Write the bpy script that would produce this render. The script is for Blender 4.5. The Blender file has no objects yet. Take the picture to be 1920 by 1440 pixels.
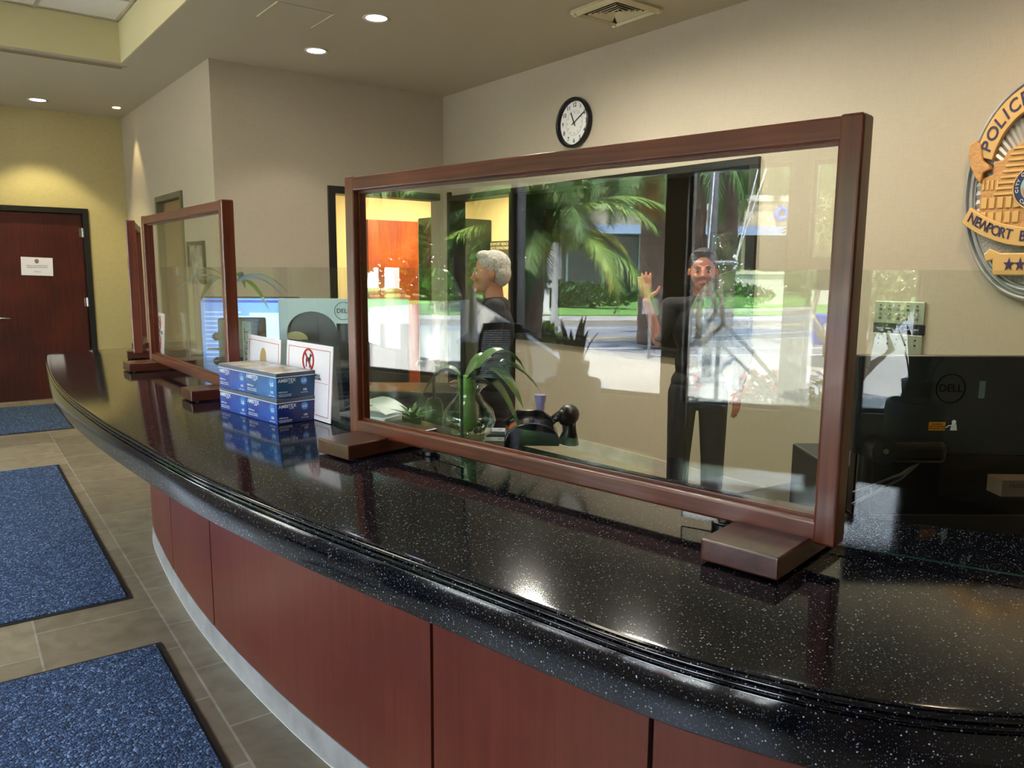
import bpy, bmesh, math, random
from mathutils import Vector, Matrix, Euler
PI = math.pi
R = math.radians
sc = bpy.context.scene
COL = sc.collection
random.seed(7)

# ------------------------------------------------------------------ camera
cam_d = bpy.data.cameras.new('camera')
cam = bpy.data.objects.new('camera', cam_d); COL.objects.link(cam)
cam_d.sensor_width = 36; cam_d.lens = 1450 / 1920 * 36; cam_d.clip_start = .05; cam_d.clip_end = 500
cx = Vector((0.6107, 0.7918, 0.0067)).normalized()
cz = Vector((0.7828, -0.605, 0.1457)).normalized()
cy = cz.cross(cx).normalized(); cx = cy.cross(cz).normalized()
cam.matrix_world = Matrix(((cx.x, cy.x, cz.x, 0), (cx.y, cy.y, cz.y, 0), (cx.z, cy.z, cz.z, 1.57), (0, 0, 0, 1)))
sc.camera = cam
vs = sc.view_settings
vs.view_transform = 'Standard'; vs.look = 'None'; vs.gamma = 1; vs.exposure = 1.14; vs.use_curve_mapping = False
sc.cycles.max_bounces = 10; sc.cycles.transparent_max_bounces = 32; sc.cycles.diffuse_bounces = 5
sc.cycles.glossy_bounces = 6; sc.cycles.use_denoising = True; sc.cycles.sample_clamp_indirect = 8
sc.cycles.caustics_reflective = False; sc.cycles.caustics_refractive = False

# ------------------------------------------------------------------ sky, sun
w = bpy.data.worlds.new('sky'); sc.world = w; w.use_nodes = True
nt = w.node_tree; bg = nt.nodes['Background']
tc = nt.nodes.new('ShaderNodeTexCoord'); sx = nt.nodes.new('ShaderNodeSeparateXYZ'); rp = nt.nodes.new('ShaderNodeValToRGB')
nt.links.new(tc.outputs['Generated'], sx.inputs[0]); nt.links.new(sx.outputs['Z'], rp.inputs[0]); nt.links.new(rp.outputs[0], bg.inputs[0])
rp.color_ramp.elements[0].position = 0.0; rp.color_ramp.elements[0].color = (.95, .98, 1, 1)
rp.color_ramp.elements[1].position = .7; rp.color_ramp.elements[1].color = (.42, .62, 1, 1)
bg.inputs[1].default_value = 9.0
sun_d = bpy.data.lights.new('sun', 'SUN'); sun_d.energy = 33; sun_d.angle = R(.6); sun_d.color = (1, .95, .87)
sun = bpy.data.objects.new('sun', sun_d); COL.objects.link(sun)
sun.rotation_euler = Vector((.15, .85, 1.9)).to_track_quat('Z', 'Y').to_euler()

# ------------------------------------------------------------------ materials
def hexc(h, a=1):
    h = h.lstrip('#'); o = []
    for i in (0, 2, 4):
        v = int(h[i:i + 2], 16) / 255
        o.append(v / 12.92 if v <= .04045 else ((v + .055) / 1.055) ** 2.4)
    return (o[0], o[1], o[2], a)
MATS = {}
def mat(name, color, rough=.6, metal=0, emit=None, es=1, spec=.5, noise=None, bump=None, stretch=(1, 1, 1), coat=0, ior=None):
    """noise=(scale, other colour, amount) ; bump=(scale, strength)"""
    if name in MATS: return MATS[name]
    m = bpy.data.materials.new(name); m.use_nodes = True; MATS[name] = m
    n = m.node_tree; b = n.nodes['Principled BSDF']
    col = hexc(color) if isinstance(color, str) else color
    b.inputs['Base Color'].default_value = col; b.inputs['Roughness'].default_value = rough
    b.inputs['Metallic'].default_value = metal; b.inputs['Specular IOR Level'].default_value = spec
    b.inputs['Coat Weight'].default_value = coat
    if coat: b.inputs['Coat Roughness'].default_value = .08
    if emit: b.inputs['Emission Color'].default_value = hexc(emit); b.inputs['Emission Strength'].default_value = es
    if noise or bump:
        t = n.nodes.new('ShaderNodeTexCoord'); mp = n.nodes.new('ShaderNodeMapping'); mp.inputs['Scale'].default_value = stretch
        n.links.new(t.outputs['Object'], mp.inputs[0])
    if noise:
        nz = n.nodes.new('ShaderNodeTexNoise'); nz.inputs['Scale'].default_value = noise[0]; nz.inputs['Detail'].default_value = 5
        n.links.new(mp.outputs[0], nz.inputs[0])
        r = n.nodes.new('ShaderNodeValToRGB'); r.color_ramp.elements[0].position = .5 - noise[2]; r.color_ramp.elements[1].position = .5 + noise[2]
        r.color_ramp.elements[0].color = col; r.color_ramp.elements[1].color = hexc(noise[1])
        n.links.new(nz.outputs['Fac'], r.inputs[0]); n.links.new(r.outputs[0], b.inputs['Base Color'])
    if bump:
        nb = n.nodes.new('ShaderNodeTexNoise'); nb.inputs['Scale'].default_value = bump[0]; nb.inputs['Detail'].default_value = 3
        n.links.new(mp.outputs[0], nb.inputs[0])
        bp = n.nodes.new('ShaderNodeBump'); bp.inputs['Strength'].default_value = bump[1]; bp.inputs['Distance'].default_value = .01
        n.links.new(nb.outputs['Fac'], bp.inputs['Height']); n.links.new(bp.outputs[0], b.inputs['Normal'])
    return m
def glass_mat(name, tint=(1, 1, 1), ior=1.52, rough=0.0):
    if name in MATS: return MATS[name]
    m = bpy.data.materials.new(name); m.use_nodes = True; MATS[name] = m
    n = m.node_tree; n.nodes.clear()
    out = n.nodes.new('ShaderNodeOutputMaterial'); mix = n.nodes.new('ShaderNodeMixShader')
    tr = n.nodes.new('ShaderNodeBsdfTransparent'); gl = n.nodes.new('ShaderNodeBsdfGlossy'); fr = n.nodes.new('ShaderNodeFresnel')
    ge = n.nodes.new('ShaderNodeNewGeometry'); mm = n.nodes.new('ShaderNodeMix'); mm.data_type = 'FLOAT'
    mm.inputs[2].default_value = ior; mm.inputs[3].default_value = 1 / ior
    n.links.new(ge.outputs['Backfacing'], mm.inputs[0]); n.links.new(mm.outputs[0], fr.inputs['IOR'])
    tr.inputs[0].default_value = (*tint, 1); gl.inputs['Roughness'].default_value = rough; gl.inputs['Color'].default_value = (1, 1, 1, 1)
    n.links.new(fr.outputs[0], mix.inputs[0]); n.links.new(tr.outputs[0], mix.inputs[1]); n.links.new(gl.outputs[0], mix.inputs[2])
    n.links.new(mix.outputs[0], out.inputs[0])
    return m
def wall_mat(name, c1, c2, weave=.25):
    """vinyl wall cloth: fine crossed weave"""
    m = mat(name, c1, .75)
    n = m.node_tree; b = n.nodes['Principled BSDF']
    t = n.nodes.new('ShaderNodeTexCoord')
    fs = []
    for s in ((14, 14, 320), (320, 320, 14)):
        mp = n.nodes.new('ShaderNodeMapping'); mp.inputs['Scale'].default_value = s; n.links.new(t.outputs['Object'], mp.inputs[0])
        nz = n.nodes.new('ShaderNodeTexNoise'); nz.inputs['Scale'].default_value = 1; nz.inputs['Detail'].default_value = 2; n.links.new(mp.outputs[0], nz.inputs[0]); fs.append(nz)
    ad = n.nodes.new('ShaderNodeMath'); ad.operation = 'ADD'; n.links.new(fs[0].outputs['Fac'], ad.inputs[0]); n.links.new(fs[1].outputs['Fac'], ad.inputs[1])
    r = n.nodes.new('ShaderNodeValToRGB'); r.color_ramp.elements[0].position = .35; r.color_ramp.elements[1].position = .65
    hf = n.nodes.new('ShaderNodeMath'); hf.operation = 'MULTIPLY'; hf.inputs[1].default_value = .5; n.links.new(ad.outputs[0], hf.inputs[0]); n.links.new(hf.outputs[0], r.inputs[0])
    r.color_ramp.elements[0].color = hexc(c1); r.color_ramp.elements[1].color = hexc(c2); n.links.new(r.outputs[0], b.inputs['Base Color'])
    bp = n.nodes.new('ShaderNodeBump'); bp.inputs['Strength'].default_value = weave; bp.inputs['Distance'].default_value = .002
    n.links.new(hf.outputs[0], bp.inputs['Height']); n.links.new(bp.outputs[0], b.inputs['Normal'])
    return m
def wood_mat(name, dark, light, rough, axis, scale=1.0, coat=0):
    m = mat(name, dark, rough, coat=coat)
    n = m.node_tree; b = n.nodes['Principled BSDF']
    t = n.nodes.new('ShaderNodeTexCoord'); mp = n.nodes.new('ShaderNodeMapping')
    s = [60 * scale] * 3; s[axis] = 2.2 * scale; mp.inputs['Scale'].default_value = s; n.links.new(t.outputs['Object'], mp.inputs[0])
    nz = n.nodes.new('ShaderNodeTexNoise'); nz.inputs['Scale'].default_value = 1; nz.inputs['Detail'].default_value = 6; nz.inputs['Roughness'].default_value = .6; nz.inputs['Distortion'].default_value = .6
    n.links.new(mp.outputs[0], nz.inputs[0])
    n2 = n.nodes.new('ShaderNodeTexNoise'); n2.inputs['Scale'].default_value = 2.5; n.links.new(t.outputs['Object'], n2.inputs[0])
    ad = n.nodes.new('ShaderNodeMath'); ad.operation = 'MULTIPLY_ADD'; ad.inputs[1].default_value = .5; n.links.new(n2.outputs['Fac'], ad.inputs[0])
    hf = n.nodes.new('ShaderNodeMath'); hf.operation = 'MULTIPLY'; hf.inputs[1].default_value = .5; n.links.new(nz.outputs['Fac'], hf.inputs[0]); n.links.new(hf.outputs[0], ad.inputs[2])
    r = n.nodes.new('ShaderNodeValToRGB'); r.color_ramp.elements[0].position = .38; r.color_ramp.elements[1].position = .62
    r.color_ramp.elements[0].color = hexc(dark); r.color_ramp.elements[1].color = hexc(light)
    n.links.new(ad.outputs[0], r.inputs[0]); n.links.new(r.outputs[0], b.inputs['Base Color'])
    return m

M_WALL = wall_mat('wall_vinyl', '#aca18b', '#b5aa94')
M_WALL_LIT = wall_mat('wall_vinyl_yellow_lit', '#aea06c', '#bdb07e')  # wall vinyl with the yellow lamplight of the end wall put into its colour
M_CEIL = mat('ceiling_paint', '#b1a993', .9, bump=(60, .08))
M_COF = mat('coffer_lit_paint', '#c9c196', .9)  # ceiling paint made paler and yellower for the light on the coffer sides
M_TILEC = mat('ceiling_tile', '#e6e3dc', .95, bump=(220, .3))
M_GRID = mat('ceiling_grid', '#b9b39c', .6)
M_FRAME_BLK = mat('black_door_frame', '#14140f', .4)
M_BRONZE = mat('bronze_mullion', '#17181a', .35)
M_RED = wood_mat('redwood_x', '#3c150a', '#73351c', .32, 0, 1, coat=.22)
M_FOOT = wood_mat('walnut_x', '#35150c', '#552717', .28, 0, 1, coat=.3)
M_PANEL = wood_mat('cherry_panel', '#602a1d', '#713827', .33, 2, .7)
M_DOOR = wood_mat('cherry_door', '#381209', '#552012', .35, 2, .8)
M_ORANGE = wood_mat('orange_door', '#8c3410', '#b1511f', .4, 2, .8)
M_GLASS = glass_mat('clear_glass', (.97, .985, .975), 1.43)
M_GUARD = glass_mat('guard_glass', (.93, .965, .95), 1.40)
M_WIN = glass_mat('window_glass', (.985, .99, .99), 1.45)
M_EDGE = mat('glass_edge_green', '#0d2b28', .15, noise=(30, '#1d5148', .3))
M_CHROME = mat('brushed_metal', '#c9c7c0', .25, 1)
M_BLACKP = mat('black_plastic', '#0c0d0e', .3)
M_BLACKM = mat('matte_black', '#101112', .6)
M_WHITE = mat('white_paper', '#eceaf2', .6)
M_INK = mat('black_ink', '#1c1c20', .6)
M_REDINK = mat('red_ink', '#b82a2e', .6)
M_LEAF = mat('orchid_leaf', '#3d6a1c', .35, noise=(12, '#5c8c2a', .2))
M_MAT = mat('carpet_loop', '#16294f', .95)
M_RUB = mat('mat_rubber', '#16150f', .7)

# granite
def granite():
    m = mat('granite', '#0b0c11', .09)
    n = m.node_tree; b = n.nodes['Principled BSDF']; b.inputs['IOR'].default_value = 1.62
    t = n.nodes.new('ShaderNodeTexCoord')
    prev = None
    for sc_, th, colr in ((620, .36, '#2b3350'), (380, .30, '#667290'), (240, .17, '#b5bcca')):
        v = n.nodes.new('ShaderNodeTexVoronoi'); v.inputs['Scale'].default_value = sc_; v.inputs['Randomness'].default_value = 1
        n.links.new(t.outputs['Object'], v.inputs['Vector'])
        lt = n.nodes.new('ShaderNodeMath'); lt.operation = 'LESS_THAN'; lt.inputs[1].default_value = .30; n.links.new(v.outputs['Distance'], lt.inputs[0])
        sp = n.nodes.new('ShaderNodeSeparateColor'); n.links.new(v.outputs['Color'], sp.inputs[0])
        l2 = n.nodes.new('ShaderNodeMath'); l2.operation = 'LESS_THAN'; l2.inputs[1].default_value = th; n.links.new(sp.outputs[0], l2.inputs[0])
        mu = n.nodes.new('ShaderNodeMath'); mu.operation = 'MULTIPLY'; n.links.new(lt.outputs[0], mu.inputs[0]); n.links.new(l2.outputs[0], mu.inputs[1])
        mu2 = n.nodes.new('ShaderNodeMath'); mu2.operation = 'MULTIPLY'; n.links.new(mu.outputs[0], mu2.inputs[0]); n.links.new(sp.outputs[1], mu2.inputs[1])
        mx = n.nodes.new('ShaderNodeMix'); mx.data_type = 'RGBA'; n.links.new(mu2.outputs[0], mx.inputs[0])
        if prev: n.links.new(prev, mx.inputs[6])
        else: mx.inputs[6].default_value = hexc('#06070f')
        mx.inputs[7].default_value = hexc(colr); prev = mx.outputs[2]
    n.links.new(prev, b.inputs['Base Color'])
    return m
M_GRAN = granite()

def floor_mat():
    m = mat('slate_tile', '#7d7464', .4)
    n = m.node_tree; b = n.nodes['Principled BSDF']
    t = n.nodes.new('ShaderNodeTexCoord'); mp = n.nodes.new('ShaderNodeMapping'); n.links.new(t.outputs['Object'], mp.inputs[0])
    mp.inputs['Rotation'].default_value = (0, 0, R(1.8)); mp.inputs['Location'].default_value = (TX, TY, 0)
    br = n.nodes.new('ShaderNodeTexBrick'); n.links.new(mp.outputs[0], br.inputs[0])
    br.offset = .5; br.inputs['Scale'].default_value = 1; br.inputs['Brick Width'].default_value = .47; br.inputs['Row Height'].default_value = .483
    br.inputs['Mortar Size'].default_value = .005; br.inputs['Mortar Smooth'].default_value = .1; br.inputs['Bias'].default_value = -.2
    br.inputs['Color1'].default_value = hexc('#8d8069'); br.inputs['Color2'].default_value = hexc('#a89a7e'); br.inputs['Mortar'].default_value = hexc('#b0a898')
    nz = n.nodes.new('ShaderNodeTexNoise'); nz.inputs['Scale'].default_value = 7; nz.inputs['Detail'].default_value = 7; nz.inputs['Distortion'].default_value = 1.2; n.links.new(t.outputs['Object'], nz.inputs[0])
    mx = n.nodes.new('ShaderNodeMix'); mx.data_type = 'RGBA'; mx.blend_type = 'MULTIPLY'; mx.inputs[0].default_value = .8
    r = n.nodes.new('ShaderNodeValToRGB'); r.color_ramp.elements[0].position = .3; r.color_ramp.elements[0].color = (.55, .55, .55, 1); r.color_ramp.elements[1].position = .7; r.color_ramp.elements[1].color = (1, 1, 1, 1)
    n.links.new(nz.outputs['Fac'], r.inputs[0]); n.links.new(br.outputs['Color'], mx.inputs[6]); n.links.new(r.outputs[0], mx.inputs[7]); n.links.new(mx.outputs[2], b.inputs['Base Color'])
    bp = n.nodes.new('ShaderNodeBump'); bp.inputs['Strength'].default_value = .35; bp.inputs['Distance'].default_value = .006
    sb = n.nodes.new('ShaderNodeMath'); sb.operation = 'SUBTRACT'; n.links.new(nz.outputs['Fac'], sb.inputs[0]); n.links.new(br.outputs['Fac'], sb.inputs[1])
    n.links.new(sb.outputs[0], bp.inputs['Height']); n.links.new(bp.outputs[0], b.inputs['Normal'])
    return m
TX, TY = .225, -.182
M_FLOOR = floor_mat()
def carpet():
    m = M_MAT; n = m.node_tree; b = n.nodes['Principled BSDF']
    t = n.nodes.new('ShaderNodeTexCoord')
    v = n.nodes.new('ShaderNodeTexVoronoi'); v.inputs['Scale'].default_value = 130; n.links.new(t.outputs['Object'], v.inputs['Vector'])
    sp = n.nodes.new('ShaderNodeSeparateColor'); n.links.new(v.outputs['Color'], sp.inputs[0])
    r = n.nodes.new('ShaderNodeValToRGB'); cr = r.color_ramp
    cr.elements[0].position = 0; cr.elements[0].color = hexc('#141d33'); cr.elements[1].position = 1; cr.elements[1].color = hexc('#8198bb')
    e = cr.elements.new(.55); e.color = hexc('#2c4468'); e = cr.elements.new(.85); e.color = hexc('#456288')
    n.links.new(sp.outputs[0], r.inputs[0]); n.links.new(r.outputs[0], b.inputs['Base Color'])
    bp = n.nodes.new('ShaderNodeBump'); bp.inputs['Strength'].default_value = .9; bp.inputs['Distance'].default_value = .006; bp.invert = True
    n.links.new(v.outputs['Distance'], bp.inputs['Height']); n.links.new(bp.outputs[0], b.inputs['Normal'])
carpet()

# ------------------------------------------------------------------ mesh helpers
class B:
    def __init__(s): s.bm = bmesh.new()
    def box(s, size, loc=(0, 0, 0), rot=(0, 0, 0), mi=0):
        M = Matrix.Translation(loc) @ Euler(rot).to_matrix().to_4x4() @ Matrix.Diagonal((*size, 1))
        r = bmesh.ops.create_cube(s.bm, size=1, matrix=M)
        for f in {f for v in r['verts'] for f in v.link_faces}: f.material_index = mi
        return s
    def bb(s, x0, x1, y0, y1, z0, z1, mi=0): return s.box((x1 - x0, y1 - y0, z1 - z0), ((x0 + x1) / 2, (y0 + y1) / 2, (z0 + z1) / 2), mi=mi)
    def cyl(s, r1, r2, p0, p1, seg=20, mi=0, caps=True):
        p0, p1 = Vector(p0), Vector(p1); d = p1 - p0
        M = Matrix.Translation((p0 + p1) / 2) @ d.to_track_quat('Z', 'Y').to_matrix().to_4x4()
        r = bmesh.ops.create_cone(s.bm, cap_ends=caps, cap_tris=False, segments=seg, radius1=r1, radius2=r2, depth=d.length, matrix=M)
        for f in {f for v in r['verts'] for f in v.link_faces}: f.material_index = mi
        return s
    def ball(s, rad, loc, rot=(0, 0, 0), seg=16, mi=0):
        if not hasattr(rad, '__len__'): rad = (rad,) * 3
        M = Matrix.Translation(loc) @ Euler(rot).to_matrix().to_4x4() @ Matrix.Diagonal((*rad, 1))
        r = bmesh.ops.create_uvsphere(s.bm, u_segments=seg, v_segments=max(6, seg // 2), radius=1, matrix=M)
        for f in {f for v in r['verts'] for f in v.link_faces}: f.material_index = mi
        return s
    def tube(s, pts, r, seg=10, mi=0):
        pts = [Vector(p) for p in pts]; rs = r if hasattr(r, '__len__') else [r] * len(pts); rings = []
        for i, p in enumerate(pts):
            d = (pts[min(i + 1, len(pts) - 1)] - pts[max(i - 1, 0)]).normalized(); q = d.to_track_quat('Z', 'Y')
            rings.append([s.bm.verts.new(p + q @ Vector((rs[i] * math.cos(2 * PI * k / seg), rs[i] * math.sin(2 * PI * k / seg), 0))) for k in range(seg)])
        for a, b_ in zip(rings, rings[1:]):
            best = min(range(seg), key=lambda o: (a[0].co - b_[o].co).length)
            for k in range(seg):
                f = s.bm.faces.new((a[k], a[(k + 1) % seg], b_[(k + 1 + best) % seg], b_[(k + best) % seg])); f.material_index = mi
        for rg in (rings[0][::-1], rings[-1]): s.bm.faces.new(rg).material_index = mi
        return s
    def lathe(s, prof, loc=(0, 0, 0), seg=28, mi=0, cap=False):
        loc = Vector(loc); rings = []
        for r, z in prof: rings.append([s.bm.verts.new(loc + Vector((r * math.cos(2 * PI * k / seg), r * math.sin(2 * PI * k / seg), z))) for k in range(seg)])
        for a, b_ in zip(rings, rings[1:]):
            for k in range(seg): s.bm.faces.new((a[k], a[(k + 1) % seg], b_[(k + 1) % seg], b_[k])).material_index = mi
        for rg, rr in ((rings[0][::-1], prof[0][0]), (rings[-1], prof[-1][0])):
            if cap and rr > 1e-4: s.bm.faces.new(rg).material_index = mi
        return s
    def poly(s, pts, mi=0):
        f = s.bm.faces.new([s.bm.verts.new(p) for p in pts]); f.material_index = mi; return s
    def prism(s, pts2, z0, z1, M=None, mi=0):
        """extrude a 2-D outline (x,y) from z0 to z1, then transform"""
        M = M or Matrix()
        a = [s.bm.verts.new(M @ Vector((x, y, z0))) for x, y in pts2]; b_ = [s.bm.verts.new(M @ Vector((x, y, z1))) for x, y in pts2]
        n = len(a); s.bm.faces.new(a[::-1]).material_index = mi; s.bm.faces.new(b_).material_index = mi
        for k in range(n): s.bm.faces.new((a[k], a[(k + 1) % n], b_[(k + 1) % n], b_[k])).material_index = mi
        return s
    def grid(s, rows, mi=0, closed=False):
        vs_ = [[s.bm.verts.new(p) for p in r] for r in rows]
        for a, b_ in zip(vs_, vs_[1:]):
            n = len(a)
            for k in range(n if closed else n - 1):
                s.bm.faces.new((a[k], a[(k + 1) % n], b_[(k + 1) % n], b_[k])).material_index = mi
        return vs_
    def build(s, name, m, parent=None, loc=(0, 0, 0), rot=(0, 0, 0), bevel=0, smooth=False, seg=2, weld=False):
        if weld: bmesh.ops.remove_doubles(s.bm, verts=s.bm.verts, dist=1e-4)
        bmesh.ops.recalc_face_normals(s.bm, faces=s.bm.faces)
        me = bpy.data.meshes.new(name); s.bm.to_mesh(me); s.bm.free()
        for q in (m if isinstance(m, (list, tuple)) else [m]): me.materials.append(q)
        if smooth:
            for p in me.polygons: p.use_smooth = True
        o = bpy.data.objects.new(name, me); COL.objects.link(o); o.location = loc; o.rotation_euler = rot
        if parent: o.parent = parent
        if bevel:
            bv = o.modifiers.new('bevel', 'BEVEL'); bv.width = bevel; bv.segments = seg; bv.limit_method = 'ANGLE'; bv.angle_limit = R(40)
        return o
def tag(o, label, cat, group=None, kind=None):
    o['label'] = label; o['category'] = cat
    if group: o['group'] = group
    if kind: o['kind'] = kind
    return o
def thing(name, label, cat, loc=(0, 0, 0), rz=0, group=None):
    o = bpy.data.objects.new(name, None); COL.objects.link(o); o.location = loc; o.rotation_euler = (0, 0, rz); o.empty_display_size = .1
    return tag(o, label, cat, group)
def struct(o, label=None):
    o['kind'] = 'structure'
    if label: o['label'] = label
    return o
def copy_thing(src, loc, rz, label):
    r = src.copy(); COL.objects.link(r); r.location = loc; r.rotation_euler = (0, 0, rz); r['label'] = label
    for ch in list(src.children):
        c = ch.copy(); COL.objects.link(c); c.parent = r
        for g in list(ch.children):
            d = g.copy(); COL.objects.link(d); d.parent = c
    return r
def text_mesh(items):
    """items: (string, size, matrix, depth) -> one mesh"""
    bm = bmesh.new()
    for body, size, M, dep in items:
        cu = bpy.data.curves.new('t', 'FONT'); cu.body = body; cu.size = size; cu.extrude = dep; cu.offset = size * .012; cu.align_x = 'CENTER'; cu.align_y = 'CENTER'; cu.resolution_u = 3
        o = bpy.data.objects.new('t', cu); COL.objects.link(o)
        dg = bpy.context.evaluated_depsgraph_get(); me = bpy.data.meshes.new_from_object(o.evaluated_get(dg)); me.transform(M); bm.from_mesh(me)
        bpy.data.meshes.remove(me); bpy.data.objects.remove(o); bpy.data.curves.remove(cu)
    return bm
def lettering(name, items, m, parent=None, loc=(0, 0, 0), rot=(0, 0, 0)):
    bm = text_mesh(items); me = bpy.data.meshes.new(name); bm.to_mesh(me); bm.free(); me.materials.append(m)
    o = bpy.data.objects.new(name, me); COL.objects.link(o); o.location = loc; o.rotation_euler = rot
    if parent: o.parent = parent
    return o
UP = Matrix.Rotation(R(90), 4, 'X')     # text standing up, read from -Y
def T(x, y, z): return Matrix.Translation((x, y, z))
def spline(pts, n):
    """Catmull-Rom through 2-D points, n samples evenly by length"""
    P = [Vector(p) for p in pts]; P = [2 * P[0] - P[1]] + P + [2 * P[-1] - P[-2]]; o = []
    for i in range(1, len(P) - 2):
        for k in range(12):
            t = k / 12; a, b_, c, d = P[i - 1:i + 3]
            o.append(.5 * ((2 * b_) + (c - a) * t + (2 * a - 5 * b_ + 4 * c - d) * t * t + (3 * b_ - a - 3 * c + d) * t ** 3))
    o.append(P[-2]); L = [0]
    for a, b_ in zip(o, o[1:]): L.append(L[-1] + (b_ - a).length)
    res = []; j = 0
    for i in range(n):
        s = L[-1] * i / (n - 1)
        while j < len(L) - 2 and L[j + 1] < s: j += 1
        f = (s - L[j]) / max(1e-9, L[j + 1] - L[j]); res.append(o[j].lerp(o[j + 1], min(1, max(0, f))))
    return res
def normals2(c):
    r = []
    for i in range(len(c)):
        d = (c[min(i + 1, len(c) - 1)] - c[max(i - 1, 0)]).normalized(); r.append(Vector((d.y, -d.x)))   # right of travel
    return r

# ================================================================== THE ROOM
CZ = 3.35; YB = 4.56; XS = -7.11; YL = 2.183; XD = -10.59; YF = -2.7; XR = 2.8
struct(B().bb(XD - .2, XR + .2, YF - .2, YL, -.1, 0).bb(XS, XR + .2, YL, YB, -.1, 0).build('floor', M_FLOOR), 'grey brown slate tile floor')
# ceiling with the raised coffer
c = B()
HX0, HX1, HY0, HY1 = -7.78, -.4, -1.3, 1.64
c.bb(XD - .2, HX0, HY0, YL + .2, CZ, 3.95).bb(HX1, XR + .2, HY0, YB + .2, CZ, 3.95).bb(XD - .2, XR + .2, YF - .2, HY0, CZ, 3.5).bb(HX0, HX1, HY1, YL, CZ, 3.95).bb(XS - .0, HX1, YL, YB + .2, CZ, 3.95)
ceil = struct(c.build('ceiling', M_CEIL), 'beige painted ceiling with a raised coffer')
c = B(); t_ = .012
c.bb(HX0, HX0 + t_, HY0, HY1, CZ - .0, 3.69).bb(HX0, HX1, HY1 - t_, HY1, CZ, 3.69).bb(HX0, HX1, HY0, HY0 + t_, CZ, 3.69).bb(HX1 - t_, HX1, HY0, HY1, CZ, 3.69)
struct(c.build('trim_1', M_COF), 'sides of the ceiling coffer, coloured paler for the light on them')
c = B(); c.bb(HX0, HX1, HY0, HY1, 3.70, 3.72); struct(c.build('ceiling_tiles', M_TILEC), 'white acoustic tiles in the coffer')
c = B()
x = HX0 + .03
while x < HX1: c.bb(x - .012, x + .012, HY0, HY1, 3.692, 3.70); x += .61
y = HY1 - .03
while y > HY0: c.bb(HX0, HX1, y - .012, y + .012, 3.6915, 3.70); y -= .61
struct(c.build('trim_2', M_GRID), 'thin metal grid between the ceiling tiles')

# walls
def opening_wall(name, m, axis, at, thick, a0, a1, z1, holes):
    """wall in plane axis=at ; holes (a0,a1,z0,z1)"""
    c = B()
    def put(u0, u1, z0, z1_):
        if u1 - u0 < 1e-4 or z1_ - z0 < 1e-4: return
        y0, y1 = sorted((at, at + thick))
        if axis == 'y': c.bb(u0, u1, y0, y1, z0, z1_)
        else: c.bb(y0, y1, u0, u1, z0, z1_)
    cur = a0
    for h0, h1, zz0, zz1 in sorted(holes):
        put(cur, h0, 0, z1); put(h0, h1, 0, zz0); put(h0, h1, zz1, z1); cur = h1
    put(cur, a1, 0, z1)
    return c.build(name, m)
struct(opening_wall('wall_back', M_WALL, 'y', YB, .16, XS - .16, XR + .2, 3.5, [(-6.97, -5.889, 0, 2.32), (-5.889, -3.23, .955, 2.32)]), 'beige vinyl wall behind the counter')
struct(opening_wall('wall_side', M_WALL, 'x', XS, -.16, YL - .001, YB, 3.5, [(3.30, 4.5, 0, 2.30)]), 'beige side wall left of the back wall')
struct(opening_wall('wall_left', M_WALL, 'y', YL, .16, XD, XS - .16, 3.5, [(-9.12, -8.14, 0, 2.30)]), 'beige wall beside the far door')
struct(opening_wall('wall_end', M_WALL_LIT, 'x', XD, -.16, YF - .2, YL + .16, 3.5, [(.62, 1.72, 0, 2.24)]), 'end wall with the cherry door, yellow lamplight put into its colour')
struct(opening_wall('wall_right', M_WALL, 'x', XR, .16, YF - .2, YB + .16, 3.5, []))
WINS = [(-9.6, -2.65), (-2.49, -1.77), (-1.64, -.15), (.08, .66)]
struct(opening_wall('wall_front', M_WALL, 'y', YF, -.16, XD, XR, 3.5, [(a, b, .60, 2.31) for a, b in WINS]), 'window wall of the lobby')
muls = {0: [-8.3, -6.9, -5.86 - .02, -3.98], 1: [], 2: [], 3: []}
for i, (a, b) in enumerate(WINS):
    f = B(); y0, y1 = YF - .1, YF - .05
    f.bb(a, b, y0, y1, .60, .63).bb(a, b, y0, y1, 2.28, 2.31).bb(a, a + .025, y0, y1, .6, 2.31).bb(b - .025, b, y0, y1, .6, 2.31)
    for mx in muls[i]: f.bb(mx - .032, mx + .032, YF - .14, YF - .01, .6, 2.31)
    o = struct(f.build('window_%d' % (i + 1), M_BRONZE), 'dark framed lobby window')
    xs = [a] + muls[i] + [b]
    for u, v in zip(xs, xs[1:]): B().bb(u + .034, v - .034, YF - .08, YF - .074, .63, 2.28).build('pane', M_WIN, o)

# far door
d = struct(B().bb(XD - .10, XD - .055, .675, 1.683, .012, 2.19).build('door_1', M_DOOR), 'dark cherry door in the end wall')
B().bb(XD - .15, XD + .02, 1.69, 1.75, 0, 2.26).bb(XD - .15, XD + .02, .61, .67, 0, 2.26).bb(XD - .15, XD + .02, .67, 1.69, 2.20, 2.26).build('door_frame', M_FRAME_BLK, d)
B().bb(XD - .12, XD - .01, .67, 1.69, 0, .011).build('threshold', M_CHROME, d)
h = B(); h.cyl(.032, .032, (XD - .055, .76, .985), (XD - .04, .76, .985)).cyl(.011, .011, (XD - .045, .76, .985), (XD + .01, .76, .985)).tube([(XD + .005, .75, .985), (XD + .01, .80, .985), (XD + .008, .88, .98)], [.012, .011, .009])
h.build('door_handle', M_CHROME, d, smooth=True)
for zz in (1.98, 1.15, .25): B().cyl(.008, .008, (XD - .045, 1.688, zz - .055), (XD - .045, 1.688, zz + .055)).bb(XD - .055, XD - .05, 1.65, 1.688, zz - .05, zz + .05).build('hinge', M_CHROME, d)
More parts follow.
